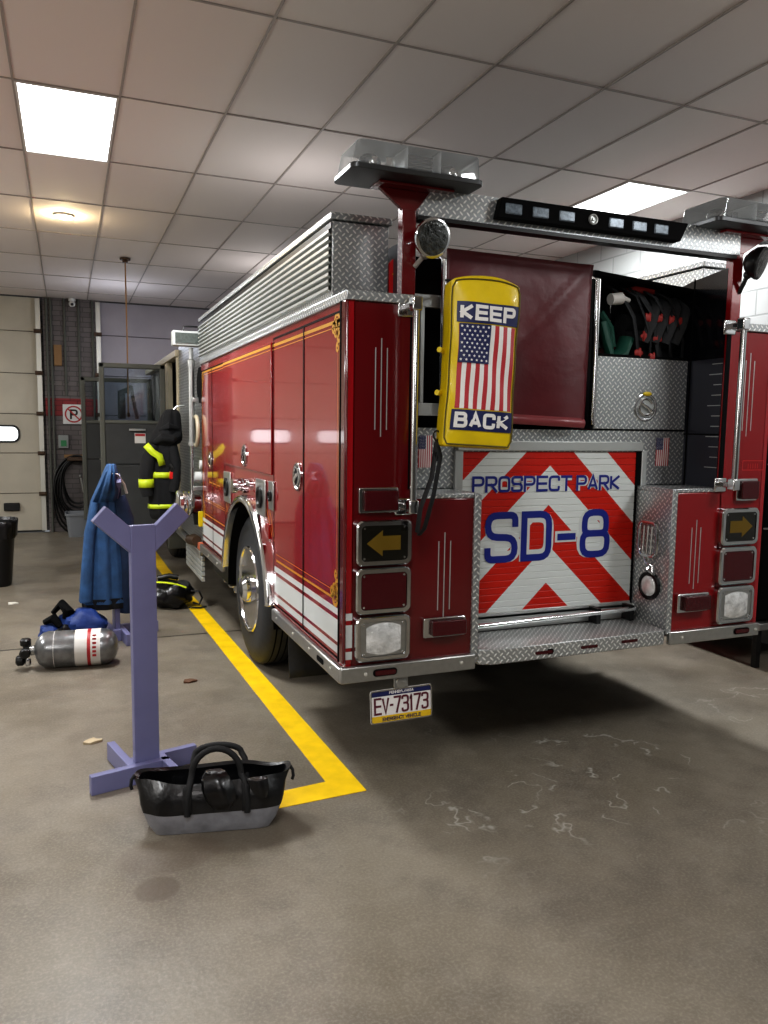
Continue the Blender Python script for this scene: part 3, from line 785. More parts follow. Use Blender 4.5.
# ---- rear step
mb = MB()
mb.prism([(.645, .02), (.66, -.02), (.72, -.045), (1.735, -.035), (1.758, -.02), (1.79, .26), (.645, .26)], .565, .64, lambda u, v, h: V((u, v, h))); P_(mb, 'rear_step', diar, .005)
slotlamp(.945, 1.06, .585, .613, -.038); slotlamp(1.21, 1.33, .587, .615, -.033); slotlamp(1.46, 1.58, .592, .62, -.03)
mb = MB(); mb.cyl((.72, .20, .685), (1.74, .20, .705), .014); b1 = P_(mb, 'step_bar', chrome)
mb = MB()
for x in (.74, 1.50, 1.72): mb.box(x-.013, x+.013, .19, .26, .642, .725)
P_(mb, 'bar_bracket', dark, parent=b1)
# ---- roll-up door
mb = MB(); mb.box(.665, 1.80, .255, .285, 1.562, 1.612); P_(mb, 'door_header', alum, .004)
mb = MB(); mb.box(.655, .70, .262, .285, .64, 1.565); mb.box(1.80, 1.835, .262, .285, .64, 1.565); mb.box(.70, 1.80, .262, .285, .64, .72); P_(mb, 'door_frame', alum, .004)
mb = MB(); mb.box(1.765, 1.80, .268, .284, .70, 1.562); P_(mb, 'door_seal', blk)
mb = MB()
n = 24; z0, z1 = .72, 1.558; zz = (z1-z0)/n
for k in range(n):
    a = z0+k*zz
    mb.prism([(.281, a), (.2735, a+.0005), (.2715, a+.003), (.2715, a+zz-.003), (.2735, a+zz-.0005), (.281, a+zz)], .70, 1.765, lambda u, v, h: V((h, u, v)))
sh = P_(mb, 'roller_shutter', chev, smooth=False)
mb = MB(); mb.box(.70, 1.765, .262, .281, .70, .735); mb.build('shutter_foot', alum, sh, .004)
F = fr_rear(.2700)
for (s, u, v, w, h, sw, ow) in (('PROSPECT', .755, 1.352, .595, .083, .0135, .013), ('PARK', 1.378, 1.352, .285, .083, .0135, .013), ('SD-8', .835, .99, .775, .262, .036, .024)):
    kw = dict(gap=.32 if len(s) > 5 else .34, r=.26, space=.9)
    mb = MB(); text(mb, s, u, v, w, h, sw+ow, (lambda u_, v_, h_: F(u_, v_, .0006+h_)), **kw); L1 = mb.build('letter_outline', white, sh, smooth=False, recalc=False)
    mb = MB(); text(mb, s, u, v, w, h, sw, (lambda u_, v_, h_: F(u_, v_, .0022+h_)), **kw); mb.build('lettering', blue, sh, smooth=False, recalc=False)
# ---- pinstripes on corner panels
mb = MB()
for (cx, a, b, d) in ((.152, 1.66, 2.01, .027), (.475, .84, 1.16, .030), (1.955, .87, 1.17, .03), (2.26, 1.68, 2.05, .03)):
    R = fr_rear(-.001)
    mb.stroke([(cx-d, a), (cx-d, b)], .005, R); mb.stroke([(cx+d, a), (cx+d, b)], .005, R); mb.stroke([(cx, a-.03), (cx, b+.04)], .005, R)
P_(mb, 'pinstripe', alum, smooth=False, recalc=False)
# ---- lamp clusters
def bezel_lamp(x0, x1, z0, z1, kind, Y=0, d=.035):
    r = empty(kind); r.parent = T
    b = MB(); w = .022
    out = rrect(x0, x1, z0, z1, .03); inn = rrect(x0+w, x1-w, z0+w, z1-w, .018)
    ra = [b.bm.verts.new((u, Y, v)) for u, v in out]; rb_ = [b.bm.verts.new((u, Y-d*.8, v)) for u, v in out]
    mid = rrect(x0+.006, x1-.006, z0+.006, z1-.006, .026); rc = [b.bm.verts.new((u, Y-d, v)) for u, v in mid]
    rd = [b.bm.verts.new((u, Y-d, v)) for u, v in inn]; re = [b.bm.verts.new((u, Y-d+.010, v)) for u, v in inn]
    for p, q in ((ra, rb_), (rb_, rc), (rc, rd), (rd, re)): b.bridge(p, q)
    b.build('bezel', chrome, r)
    b = MB(); b.prism(inn, Y-d+.012, Y-d+.004); lm = {'turn_signal': lensa, 'brake_lamp': lensr, 'reversing_lamp': steel}[kind]
    ln = b.build('lens', lm, r, .003)
    F2 = fr_rear(Y-d+.004)
    cx, cz = (x0+x1)/2, (z0+z1)/2
    if kind == 'turn_signal':
        s = 1 if cx > 1 else -1; b = MB(); pts = [(-.075, -.032), (.01, -.032), (.01, -.058), (.085, 0), (.01, .058), (.01, .032), (-.075, .032)]
        b.face([b.bm.verts.new(F2(cx+s*u, cz+v, .0015)) for u, v in pts]); b.build('arrow', amber, ln, recalc=False)
    if kind == 'reversing_lamp':
        b = MB(); b.grid(lambda s, t: F2(cx+(s-.5)*.165, cz+(t-.5)*.145*(1-.25*(2*s-1)**2), .002+.012*(1-(2*s-1)**2)*(1-(2*t-1)**2)), 12, 8)
        b.build('reflector', lensc, ln)
    b = MB()
    for sx in (-1, 1):
        for sz in (-1, 1): b.lathe((cx+sx*((x1-x0)/2-w-.014), Y-d+.004, cz+sz*((z1-z0)/2-w-.012)), (0, -1, 0), [(0, .006), (.003, .005)], 8)
    P_(b, 'screw', chrome, parent=r)
    return r
for x0, x1 in ((.036, .298), (2.10, 2.362)):
    bezel_lamp(x0, x1, 1.068, 1.268, 'turn_signal'); bezel_lamp(x0, x1, .852, 1.058, 'brake_lamp'); bezel_lamp(x0, x1, .640, .842, 'reversing_lamp')
def box_lamp(x0, x1, z0, z1, name, d=.035, skew=.02):
    b = MB(); b.prism(rrect(x0, x1, z0, z1, .008), 0, -d*.5); o = P_(b, name, chrome, .004)
    b = MB(); b.prism(rrect(x0+skew, x1-.006, z0+.01, z1-.012, .008), -d*.5, -d); b.build('lens', lensr, o, .004); return o
box_lamp(.05, .235, 1.30, 1.41, 'warning_lamp'); box_lamp(2.205, 2.352, 1.305, 1.425, 'warning_lamp')
box_lamp(.366, .58, .72, .812, 'side_reflector_lamp', .05, .035); box_lamp(1.835, 2.045, .722, .822, 'side_reflector_lamp', .05, .035)
mb = MB(); R = fr_rear(-.001); mb.stroke([(2.25, 1.47), (2.40, 1.47), (2.40, 1.52), (2.25, 1.52)], .003, R, closed=True)
for k in range(5): mb.stroke([(2.29+k*.017, 1.478), (2.29+k*.017, 1.505)], .003, R)
P_(mb, 'small_marking', redb, smooth=False, recalc=False)
# ---- licence plate
lp = empty('licence_plate'); lp.parent = T; lp.location = (.268, -.012, .422); lp.rotation_euler = (math.radians(-4), math.radians(-.8), 0)
G = lambda u, v, h: V((u, -h, v))
mb = MB(); mb.prism(rrect(-.152, .152, -.076, .076, .012), 0, .003); mb.build('plate', pinkl, lp, .001)
mb = MB(); mb.stroke(rrect(-.149, .149, -.073, .073, .012), .006, lambda u, v, h: V((u, -.0035, v)), closed=True); mb.build('plate_rim', chrome, lp, recalc=False)
mb = MB(); mb.mi = 0; mb.face([mb.bm.verts.new(V((u, -.001, v))) for u, v in ((-.148, .047), (.148, .047), (.148, .073), (-.148, .073))])
mb.build('top_band', navy, lp, recalc=False)
mb = MB(); mb.face([mb.bm.verts.new(V((u, -.001, v))) for u, v in ((-.148, -.073), (.148, -.073), (.148, -.042), (-.148, -.042))])
mb.build('bottom_band', pb('plate_yellow', 'd9b321', .5), lp, recalc=False)
mb = MB(); text(mb, 'EV.73173', -.135, -.036, .27, .078, .0095, lambda u, v, h: V((u, -.0018-h, v)), gap=.38, r=.3); mb.build('plate_number', pb('plate_maroon', '5a1f2e', .5), lp, smooth=False, recalc=False)
mb = MB(); text(mb, 'EMERGENCY VEHICLE', -.095, -.066, .19, .016, .003, lambda u, v, h: V((u, -.0022, v)), gap=.35); mb.build('plate_caption', navy, lp, smooth=False, recalc=False)
mb = MB(); text(mb, 'PENNSYLVANIA', -.06, .054, .12, .013, .0026, lambda u, v, h: V((u, -.0022, v)), gap=.35); mb.build('plate_caption', pinkl, lp, smooth=False, recalc=False)
mb = MB(); mb.box(-.035, .035, -.002, .006, .074, .135); mb.lathe((0, -.002, .10), (0, -1, 0), [(0, .028), (.008, .028), (.01, .02)], 20); mb.build('plate_bracket', steel, lp, .003)
# ---- flags on recess wall
for x0, x1 in ((.462, .535), (1.905, 1.995)):
    mb = MB(); flag_mesh(mb, x0, x1, 1.48, 1.635, fr_rear(.278), 0, 1, True)
    P_(mb, 'flag_decal', [flagr, pinkl, navy], smooth=False, recalc=False)
# ---- grab handle and lamp on the right inner side
X8 = 1.777; DY = -.04
def hx(pts, r, name, mat): b = MB(); b.tube([(X8-p[2], p[0]+DY, p[1]) for p in pts], r, 8); return P_(b, name, mat)
def loop(cy, cz, a, b_, n=28): return [(cy+a*math.copysign(abs(math.cos(t))**.5, math.cos(t)), cz+b_*math.copysign(abs(math.sin(t))**.5, math.sin(t)), .03) for t in [2*PI*k/n for k in range(n+1)]]
cr = hx(loop(.165, 1.10, .07, .09), .010, 'cord_hook', chrome)
for dy in (-.03, 0, .03):
    b = MB(); b.tube([(X8-.03, .125+dy, 1.17), (X8-.035, .125+dy, 1.02)], .006, 6); b.build('hook_bar', chrome, cr)
b = MB(); b.tube([(X8-.03, .15, 1.02), (X8-.03, .13, .97), (X8-.03, .08, .96), (X8-.03, .07, .92), (X8-.02, .13, .93), (X8, .13, .96)], .010, 8); b.build('hook_tail', chrome, cr)
mb = MB(); mb.lathe((X8+.002, .125, .845), (-1, 0, 0), [(0, .075), (.018, .075), (.02, .062), (.012, .058)], 28); o = P_(mb, 'step_lamp', dark)
mb = MB(); mb.ball((X8-.012, .125, .845), .016, .056, .056, 18, 10); mb.build('lens', lensc, o)
mb = MB(); mb.tube([(.652, .12, 1.12), (.68, .12, 1.10), (.68, .12, .95), (.652, .12, .93)], .010, 8); P_(mb, 'grab_handle', chrome)
# ---- handrails at the rear corners
def handrail(x, z0, z1, Y=-.09):
    b = MB(); b.tube([(x, Y, z0), (x, Y, z1)], .016, 14); o = P_(b, 'handrail', chrome)
    b = MB()
    for z in (z0, z1):
        b.box(x-.025, x+.02, Y-.022, Y+.025, z-.03, z+.03); b.box(x-.02, x+.012, Y+.02, -.0, z-.018, z+.012)
        b.box(x-.05, x+.03, -.012, 0, z-.045, z+.03)
    P_(b, 'rail_bracket', chrome, .006, parent=o); return o
handrail(.272, 1.33, 2.19); handrail(2.105, 1.40, 2.22)
mb = MB(); mb.box(.285, .312, -.003, 0, 1.40, 2.15); mb.box(2.085, 2.115, -.003, 0, 1.42, 2.2); P_(mb, 'anti_slip_strip', blk)
# ---- frame and rails in the left of the recess
mb = MB(); mb.tube([(.56, .24, 1.76), (.56, .24, 2.46), (.545, .30, 2.50)], .015, 10); P_(mb, 'grab_rail', chrome)
mb = MB(); mb.tube([(1.44, .235, 1.70), (1.44, .235, 2.44), (1.425, .30, 2.47)], .015, 10); P_(mb, 'grab_rail', chrome)
mb = MB(); mb.tube([(1.73, .5, 2.15), (1.73, .5, 2.50), (1.71, .6, 2.52)], .014, 10); P_(mb, 'grab_rail', chrome)
mb = MB()
mb.box(.35, .58, .26, .285, 1.73, 1.79); mb.box(.35, .60, .27, .29, 2.24, 2.30); mb.box(.40, .43, .26, .28, 1.79, 2.24); mb.box(.455, .475, .26, .28, 1.79, 2.24)
P_(mb, 'tray_frame', alum, .003)
# ---- vinyl curtain
mb = MB()
def cur(s, t):
    x = .575+.83*s; z = 2.515-.005*s-(.80+.03*s)*t
    y = .245-.015*math.sin(s*7+t*2)*t-.012*math.sin(3*s*PI)*t-.02*math.exp(-((s+t-1)/.05)**2)*.5-.015*t
    return V((x-.03*t*(s > .95), y, z))
mb.grid(cur, 40, 30); ct = P_(mb, 'hose_bed_curtain', redm, solid=.006)
mb = MB(); mb.grid(lambda s, t: cur(s, .94+.06*t)+V((0, -.012*math.sin(PI*t)-.004, 0)), 30, 6); mb.build('curtain_hem', pb('hem_red', '8a4044', .35, 0, .2, .1, 6, .4, 14), ct)
# ---- light mast arch: posts, beam, light bars
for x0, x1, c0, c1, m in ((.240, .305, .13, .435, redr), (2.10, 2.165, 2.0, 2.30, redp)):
    mb = MB(); mb.box(x0, x1, -.002, .05, ZT+.0, 2.62); mb.prism([(x0, 2.59), (c0, 2.672), (c1, 2.672), (x1, 2.59)], -.004, .02); P_(mb, 'mast_post', m, .003)
    mb = MB(); mb.box(c0-.02, c1+.02, -.06, .05, 2.672, 2.684); P_(mb, 'mast_plate', m, .002)
mb = MB(); mb.prism([(.307, 2.565), (.307, 2.60), (.372, 2.688), (2.12, 2.695), (2.12, 2.575)], -.02, .02); bm_ = P_(mb, 'crossbeam', dia, smooth=False)
mb = MB(); mb.box(.307, 2.10, -.022, .04, 2.555, 2.572); mb.build('beam_lip', dark, bm_)
mb = MB(); mb.prism([(.665, 2.592), (.685, 2.682), (1.735, 2.682), (1.69, 2.592)], -.065, -.02); tb = P_(mb, 'traffic_light_bar', blk, .005)
for x in (.745, .885, 1.025, 1.30, 1.435, 1.565):
    mb = MB(); mb.box(x-.042, x+.042, -.072, -.06, 2.612, 2.658); o = mb.build('led_module', ledc, tb, .005)
mb = MB(); mb.lathe((1.167, -.064, 2.637), (0, -1, 0), [(0, .024), (.010, .024), (.012, .018), (.004, .016), (.004, .008), (.010, .006)], 24); mb.build('rear_camera', alum, tb)
def lightbar(x0, x1, y0, y1, z0=2.684, z1=2.80):
    r = empty('light_bar'); r.parent = T
    b = MB(); b.prism(rrect(x0, x1, y0, y1, .03), z0, z0+.022, lambda u, v, h: V((u, v, h))); b.build('tray', pb('tray_grey', '4a4b4c', .35, .7), r, .003)
    b = MB(); b.prism(rrect(x0+.01, x1-.01, y0+.008, y1-.008, .03), z0+.022, z1, lambda u, v, h: V((u+(.018 if u < (x0+x1)/2 else -.006)*(h-z0-.022)/.09, v, h))); b.build('dome', clear, r, .008)
    L = x1-x0
    b = MB()
    for t in (.40, .65): b.box(x0+L*t-.006, x0+L*t+.006, y0+.012, y1-.012, z0+.022, z1-.006)
    b.build('dome_divider', clear, r)
    cy = (y0+y1)/2
    for t in (.2, .80):
        b = MB(); b.lathe((x0+L*t, cy, z0+.024), (0, 0, 1), [(0, .05), (.02, .05), (.022, .04), (.045, .045), (.06, .04), (.068, .03)], 20); o = b.build('rotator', dark, r)
        b = MB(); b.ball((x0+L*t+.01, cy-.03, z0+.058), .03, .02, .028, 12, 8); b.build('reflector', chrome, o)
    b = MB()
    for k in range(5): b.box(x0+L*.44, x0+L*.63, cy-.07, cy+.07, z0+.024+k*.016, z0+.034+k*.016)
    b.build('lamp_louvre', dark, r)
    b = MB(); b.box(x0+L*.30, x0+L*.37, cy-.04, cy-.036, z0+.022, z0+.085); b.box(x0+L*.67, x0+L*.70, cy-.05, cy-.046, z0+.022, z0+.08); b.build('mirror', chrome, r)
    return r
lightbar(-.045, .545, -.16, .09); lightbar(1.82, 2.43, -.17, .12)
def worklamp(c, d, post, mirror=False):
    r = empty('work_lamp'); r.parent = T; c = V(c); d = V(d).normalized()
    b = MB(); b.lathe(c-d*.045, d, [(-.02, .03), (0, .055), (.02, .072), (.04, .078), (.05, .082), (.062, .082), (.066, .072)], 30); b.build('housing', chrome if not mirror else dark, r)
    b = MB(); b.lathe(c+d*.018, d, [(0, .072), (.004, .07), (.008, .04)], 26); b.build('lens', lensw, r)
    b = MB(); b.tube([c-d*.05, c-d*.05+V((0, 0, -.07)), V(post)], .011, 8); b.ball(c-d*.05+V((0, 0, -.07)), .022, n=10, m=8); b.build('lamp_arm', dark if mirror else steel, r)
worklamp((.335, -.09, 2.465), (.10, -.95, -.25), (.30, 0, 2.36)); worklamp((2.175, -.09, 2.53), (.45, -.85, -.3), (2.15, 0, 2.39), True)
# ---- chassis, flaps, under body
mb = MB(); mb.box(.75, 1.05, .35, 8.8, .50, .75); mb.box(1.4, 1.7, .35, 8.8, .50, .75); mb.box(.10, 2.3, .30, 1.2, .50, .56); P_(mb, 'chassis', blk)
mb = MB(); mb.cyl((.4, 2.15, .52), (2.05, 2.15, .52), .09); mb.ball((1.22, 2.15, .50), .24, .26, .24); P_(mb, 'rear_axle', dark)
mb = MB(); mb.box(.75, 1.7, 2.9, 6.0, .26, .5); P_(mb, 'underbody_light_block', blk)  # added black box, blocks light coming from beyond the truck
mb = MB(); mb.cyl((.4, 7, .52), (2.05, 7, .52), .07); P_(mb, 'front_axle', dark)
for x in (.08, 1.74):
    mb = MB(); mb.grid(lambda s, t: V((x+.6*s, 1.22+.03*math.sin(PI*t), .60-.42*t)), 6, 8); mf = P_(mb, 'mud_flap', rubber, solid=.01)
mb = MB(); mb.box(.03, .06, .05, 1.25, .58, .66); mb.box(.05, 2.36, .29, .31, .60, .8); P_(mb, 'underbody', blk)
mb = MB()
for y in (2.88, 3.1, 3.33): mb.lathe((.12, y, .36), (0, 0, 1), [(0, .035), (.02, .045), (.12, .045), (.18, .03)], 14)
P_(mb, 'drain_valve', steel)
mb = MB(); mb.box(.04, .35, 2.84, 3.6, .42, .58); P_(mb, 'battery_box', dark, .01)
# ---- pump panel and running board
mb = MB(); mb.box(.02, .04, BY+.01, 5.50, .56, 2.50); P_(mb, 'pump_panel', diamond('diamond_plate_coarse', .06, '5f6264'), smooth=False)
mb = MB(); mb.box(.03, W-.03, BY+.01, 5.5, .58, 2.45); P_(mb, 'pump_house', dark)
mb = MB(); mb.box(-.03, .03, BY+.02, 5.5, .50, .545); P_(mb, 'running_board', dia, .004) if False else P_(mb, 'running_board', steel, .006)
mb = MB()
for k in range(5): mb.box(-.012, .02, BY+.02, 4.9, .26+k*.048, .30+k*.048)
P_(mb, 'ribbed_skirt', alum, .004)
pl = empty('telescopic_lamp'); pl.parent = T
mb = MB(); mb.tube([(-.06, 4.05, .92), (-.06, 4.05, 1.55)], .017, 12); mb.build('lower_pole', chrome, pl)
mb = MB(); mb.tube([(-.06, 4.05, 1.50), (-.06, 4.05, 2.22)], .026, 12); mb.lathe((-.06, 4.05, 1.49), (0, 0, 1), [(0, .036), (.03, .036)], 14); mb.lathe((-.06, 4.05, 2.2), (0, 0, 1), [(0, .034), (.05, .034), (.06, .02), (.16, .02)], 14); mb.build('upper_pole', steel, pl)
mb = MB(); mb.box(-.225, .10, 3.98, 4.10, 2.37, 2.50); lh = mb.build('lamp_head', pb('lamp_white', 'cfd2cf', .4), pl, .008)
mb = MB(); mb.box(-.205, .08, 3.97, 3.985, 2.39, 2.48); mb.build('lamp_glass', pb('lamp_grey', '6f7672', .25, .4, 0, .2, 60), lh)
mb = MB(); mb.tube([(-.13, 4.04, 2.50), (-.12, 4.04, 2.545), (.0, 4.04, 2.545), (.01, 4.04, 2.50)], .008, 8); mb.build('lamp_handle', dark, lh)
for z in (1.1, 1.9):
    mb = MB(); mb.box(-.06, .02, 4.02, 4.08, z-.02, z+.02); mb.build('pole_clamp', steel, pl, .004)
iv = empty('intake_valve'); iv.parent = T; iv.location = (.07, 0, .01)
mb = MB(); mb.lathe((.02, 4.15, .93), (-1, -.12, .05), [(0, .12), (.02, .12), (.03, .09), (.16, .09)], 28); mb.build('valve_body', redr, iv)
mb = MB(); mb.lathe((-.14, 4.13, .94), (-1, -.12, .05), [(0, .10), (.02, .115), (.03, .105), (.05, .12), (.06, .12), (.07, .105), (.09, .125), (.12, .125), (.13, .10)], 32); mb.build('intake_cap', chrome, iv)
mb = MB()
for k in range(3):
    a = k*2*PI/3+.5; mb.cyl((-.21, 4.13+.10*math.cos(a), .94+.10*math.sin(a)), (-.21, 4.13+.16*math.cos(a), .94+.16*math.sin(a)), .014, n=8)
mb.build('cap_lug', chrome, iv)
mb = MB(); mb.lathe((-.05, 4.2, .74), (0, 0, 1), [(0, .05), (.1, .06), (.13, .03)], 16); mb.build('drain', dark, iv)
mb = MB(); mb.lathe((.02, 3.98+.1, 1.20), (-1, 0, 0), [(0, .05), (.06, .05), (.07, .03)], 20); mb.lathe((.02, 3.96, 1.32), (-1, 0, 0), [(0, .04), (.03, .04)], 16); P_(mb, 'pressure_gauge', white2)
mb = MB(); mb.lathe((.02, 3.98, 2.03), (-1, 0, 0), [(0, .16), (.02, .16), (.025, .12)], 24); P_(mb, 'hose_reel_port', blk)
mb = MB(); mb.tube([(-.03, 4.0+.11*math.cos(t), 1.62+.13*math.sin(t)) for t in [2*PI*k/24 for k in range(24)]], .018, 8, closed=True); P_(mb, 'cream_hose_loop', cream)
mb = MB(); mb.box(-.03, .02, 3.93, 3.95, .76, .90); P_(mb, 'yellow_bracket', yel, .004)
# ---- cab with opened doors
mb = MB()
mb.box(.0, .06, 5.5, 5.58, .5, 2.44); mb.box(.0, .06, 6.35, 6.60, .5, 2.44); mb.box(-.02, .08, 5.48, 8.9, 2.40, 2.47)
P_(mb, 'cab_pillar', cream, .006)
mb = MB(); mb.box(.05, W-.05, 5.52, 5.56, .5, 2.46); mb.box(.05, W, 5.52, 8.9, 2.46, 2.48); mb.box(W-.06, W, 5.5, 8.9, .5, 2.46); mb.box(.06, W, 8.8, 8.9, .5, 2.46); mb.box(.06, W, 5.5, 8.9, .5, .62); P_(mb, 'cab_shell', dark, smooth=False)
mb = MB(); mb.box(.3, 2.2, 5.8, 8.6, .62, 1.2); mb.box(.9, 1.4, 6.0, 8.6, 1.2, 1.7); P_(mb, 'cab_interior', blk)
mb = MB(); mb.box(.05, .3, 7.45, 7.55, .35, 1.1); mb.box(-.02, .5, 6.3, 6.4, .2, .62); P_(mb, 'cab_step', doorg, .01)
def cabdoor(x0, y, zt, zb, cham, sign, x1=-.04):
    r = empty('cab_door'); r.parent = T
    w = .055; yf = y; yb = y+.06
    b = MB(); zs = 1.70
    b.box(x0, x0+w, yf, yb, zb, zt); b.box(x1-w*1.1, x1, yf, yb, zb, zt); b.box(x0, x1, yf, yb, zt-w, zt); b.box(x0+w, x1-w, yf, yb, zs-.02, zs+.02)
    b.build('door_frame', doorg, r, .01)
    b = MB(); b.box(x0+w, x1-w, yf+.005, yb-.01, zb+.8, zs-.02); b.build('door_liner', doorl, r, .008)
    b = MB(); b.box(x0+w, x1-w, yf+.01, yb-.01, zb+.02, zb+.79); b.build('lower_liner', doorg if False else doorl, r, .008)
    b = MB(); b.box(x0+w, x1-w, yf+.028, yf+.032, zs+.02, zt-w); b.build('door_window', pane, r)
    b = MB(); b.box(x0+.31, x0+.49, yf-.03, yf, 1.60, 1.625); b.build('door_handle', steel, r, .004)
    if sign:
        b = MB(); b.box(x0+.37, x0+.49, yf-.001, yf+.006, 1.46, 1.575); s_ = b.build('warning_label', lab, r)
        b = MB(); b.box(x0+.375, x0+.485, yf-.003, yf-.001, 1.54, 1.57); b.build('label_header', labr, s_)
    return r
cabdoor(-.76, 6.22, 2.36, .42, 0, True)
cabdoor(-.93, 7.75, 2.28, .42, 0, False)
mb = MB(); mb.tube([(-.30, 7.95, 2.2), (-.22, 7.95, 1.75)], .025, 8); mb.tube([(-.42, 7.9, 1.75), (-.42, 7.9, 2.1), (-.30, 7.9, 2.14)], .05, 10, flat=.4); mb.box(-.02, .02, 7.5, 7.55, 1.6, 2.3); P_(mb, 'side_mirror', doorg)

# ================================================================== THINGS ON THE TRUCK
# yellow hose bag
B = empty('hose_bag', 'yellow vinyl bag with flag panel reading KEEP BACK, hanging at the truck rear', 'bag', (.527, -.17, 1.932))
B.rotation_euler = (math.radians(-2), math.radians(2.8), math.radians(-9))
HW, HH = .15, .345
def topz(s): return HH*(1+.04*math.cos(s*PI/2)) 
def bagp(u, v, side):
    """u -1..1, v -1..1 rounded cushion; side -1 front, +1 back"""
    bu = (1-abs(u)**4)*(1-abs(v)**6)
    x = u*HW*(1-.02*math.cos(v*3)); z = v*HH+(.03*(1-u*u) if v > .9 else 0)*(v-.9)*10
    return V((x, side*(.055+.025*bu)+.004*math.sin(u*5+v*9), z))
mb = MB(); NU, NV = 22, 40
g = {}
for sd in (-1, 1):
    for i in range(NU+1):
        for j in range(NV+1):
            g[sd, i, j] = mb.bm.verts.new(bagp(-1+2*i/NU, -1+2*j/NV, sd))
    for i in range(NU):
        for j in range(NV): mb.face([g[sd, i, j], g[sd, i+1, j], g[sd, i+1, j+1], g[sd, i, j+1]][::(1 if sd < 0 else -1)])
per = [(i, 0) for i in range(NU)]+[(NU, j) for j in range(NV)]+[(i, NV) for i in range(NU, 0, -1)]+[(0, j) for j in range(NV, 0, -1)]
for k in range(len(per)):
    a, b = per[k], per[(k+1) % len(per)]; mb.face([g[-1, *a], g[1, *a], g[1, *b], g[-1, *b]])
mb.build('bag_body', yel, B, .02, seg=4)
mb = MB(); mb.tube([bagp(*p, -1)+V((0, -.002, 0)) for p in [(-.985, v/10) for v in range(-9, 10)]+[(u/10, .97) for u in range(-9, 10, 2)]+[(.985, v/10) for v in range(9, -10, -1)]+[(u/10, -.97) for u in range(9, -10, -2)]], .0035, 6, closed=True); mb.build('piping', pb('piping_dark', '5b5012', .6), B)
def bf(u, v, h):   # local metres -> bag front
    p = bagp(u/HW, v/HH, -1); p.y -= .003+h; return p
mb = MB(); flag_mesh(mb, -.118, .135, -.185, .165, bf, 0, 14, True, ch=.46)
mb.build('flag_panel', [flagr, pinkl, navy], B, recalc=False)
for s, v0, h in (('KEEP', .170, .085), ('BACK', -.275, .085)):
    mb = MB(); mb.grid(lambda a, t: bf(-.128+.27*a, v0+h*t, .001), 12, 3); sp = mb.build('caption_strip', navy, B, recalc=False)
    mb = MB(); text(mb, s, -.115, v0+.010, .242, h-.020, .0145, lambda u, v, hh: bf(u, v, .0028+hh), gap=.52, r=.14); mb.build('caption_text', pinkl, sp, smooth=False, recalc=False)
for z_ in (.06, -.12):
    mb = MB(); mb.tube([(-.145, .03, z_), (-.175, .0, z_)], .012, 8); mb.build('strap_tab', yel, B)
mb = MB(); mb.tube([(.12, .0, .34), (.15, .0, .355), (.17, .01, .33), (.168, .01, .29)], .008, 8); mb.build('hook_ring', chrome, B)
mb = MB(); mb.tube([(-.13, .02, .33), (-.12, .12, .38), (.02, .30, .42), (.05, .42, .40)], .012, 8, flat=.4); mb.build('hanging_strap', web, B)
# black strap dangling below the bag
mb = MB()
pts = [(-.05, -.12, .04), (-.04, -.14, -.03), (-.07, -.14, -.20), (-.10, -.12, -.34), (-.11, -.09, -.37)]
mb.tube(pts, .015, 8, flat=.35); mb.tube([(-.05, -.12, .03), (-.075, -.13, -.12), (-.12, -.12, -.25), (-.12, -.09, -.36)], .014, 8, flat=.35)
st = mb.build('strap', web); st.location = (.405, -.02, 1.58); tag(st, 'black webbing strap with buckle dangling below the yellow bag', 'strap')
mb = MB(); mb.tube([(-.05+.015*math.cos(t), -.12, .06+.02*math.sin(t)) for t in [2*PI*k/12 for k in range(12)]], .004, 6, closed=True); mb.box(-.062, -.038, -.135, -.118, -.05, -.01); mb.build('buckle', dark, st)
# hose pack bundle in the rear bay
hb = empty('hose_bundle', 'strapped bundle of black hose with red straps in the upper right rear bay', 'hose bundle', (1.83, .40, 2.22))
mb = MB()
for k, (z, y) in enumerate(((-.13, 0), (-.04, -.03), (.05, -.02), (.14, .02), (.0, .12), (.1, .14))):
    mb.tube([(-.12, y, z-.02), (-.02, y, z-.01), (.10, y, z), (.22, y+.01, z-.01)], .055, 14)
mb.build('hose_fold', pb('black_hose', '1b1b1d', .7, 0, 0, .2, 30, .4, 50), hb)
strapm = pb('strap_grey', '232426', .75, 0, 0, .3, 25)
for k in range(5):
    x = -.16+k*.075; mb = MB(); w_ = .02*math.sin(k*2.1)
    mb.tube([(x-.05, -.02, .22), (x-.01+w_, -.085, .17), (x+.05, -.108, .06), (x+.085+w_, -.10, -.05), (x+.12, -.08, -.16), (x+.13, 0, -.20)], .034, 8, flat=.25); mb.build('strap', strapm, hb)
for k in range(4):
    x = .02+k*.07; mb = MB()
    mb.tube([(x+.06, -.03, .19), (x+.03, -.10, .13), (x-.02, -.125, .03), (x-.06, -.115, -.07)], .026, 8, flat=.25); mb.build('strap', strapm, hb)
for (x, z) in ((-.02, .06), (.06, .06), (.14, .055), (.19, .05), (-.04, -.04), (.05, -.05), (-.07, -.13), (.02, -.15)):
    mb = MB(); mb.ball((x, -.118, z), .024, .010, .024, 10, 8, lambda d: 1+.3*math.sin(d.x*6+z*90)); mb.build('red_loop', hosr, hb)
mb = MB(); mb.prism([(-.09, .2), (-.03, .27), (.08, .25), (.09, .2)], -.05, .08); mb.build('red_flap', hosr, hb, .015)
gb = empty('strap_roll', 'dark green folded webbing in the rear bay beside the chrome rail', 'webbing', (1.62, .33, 2.12))
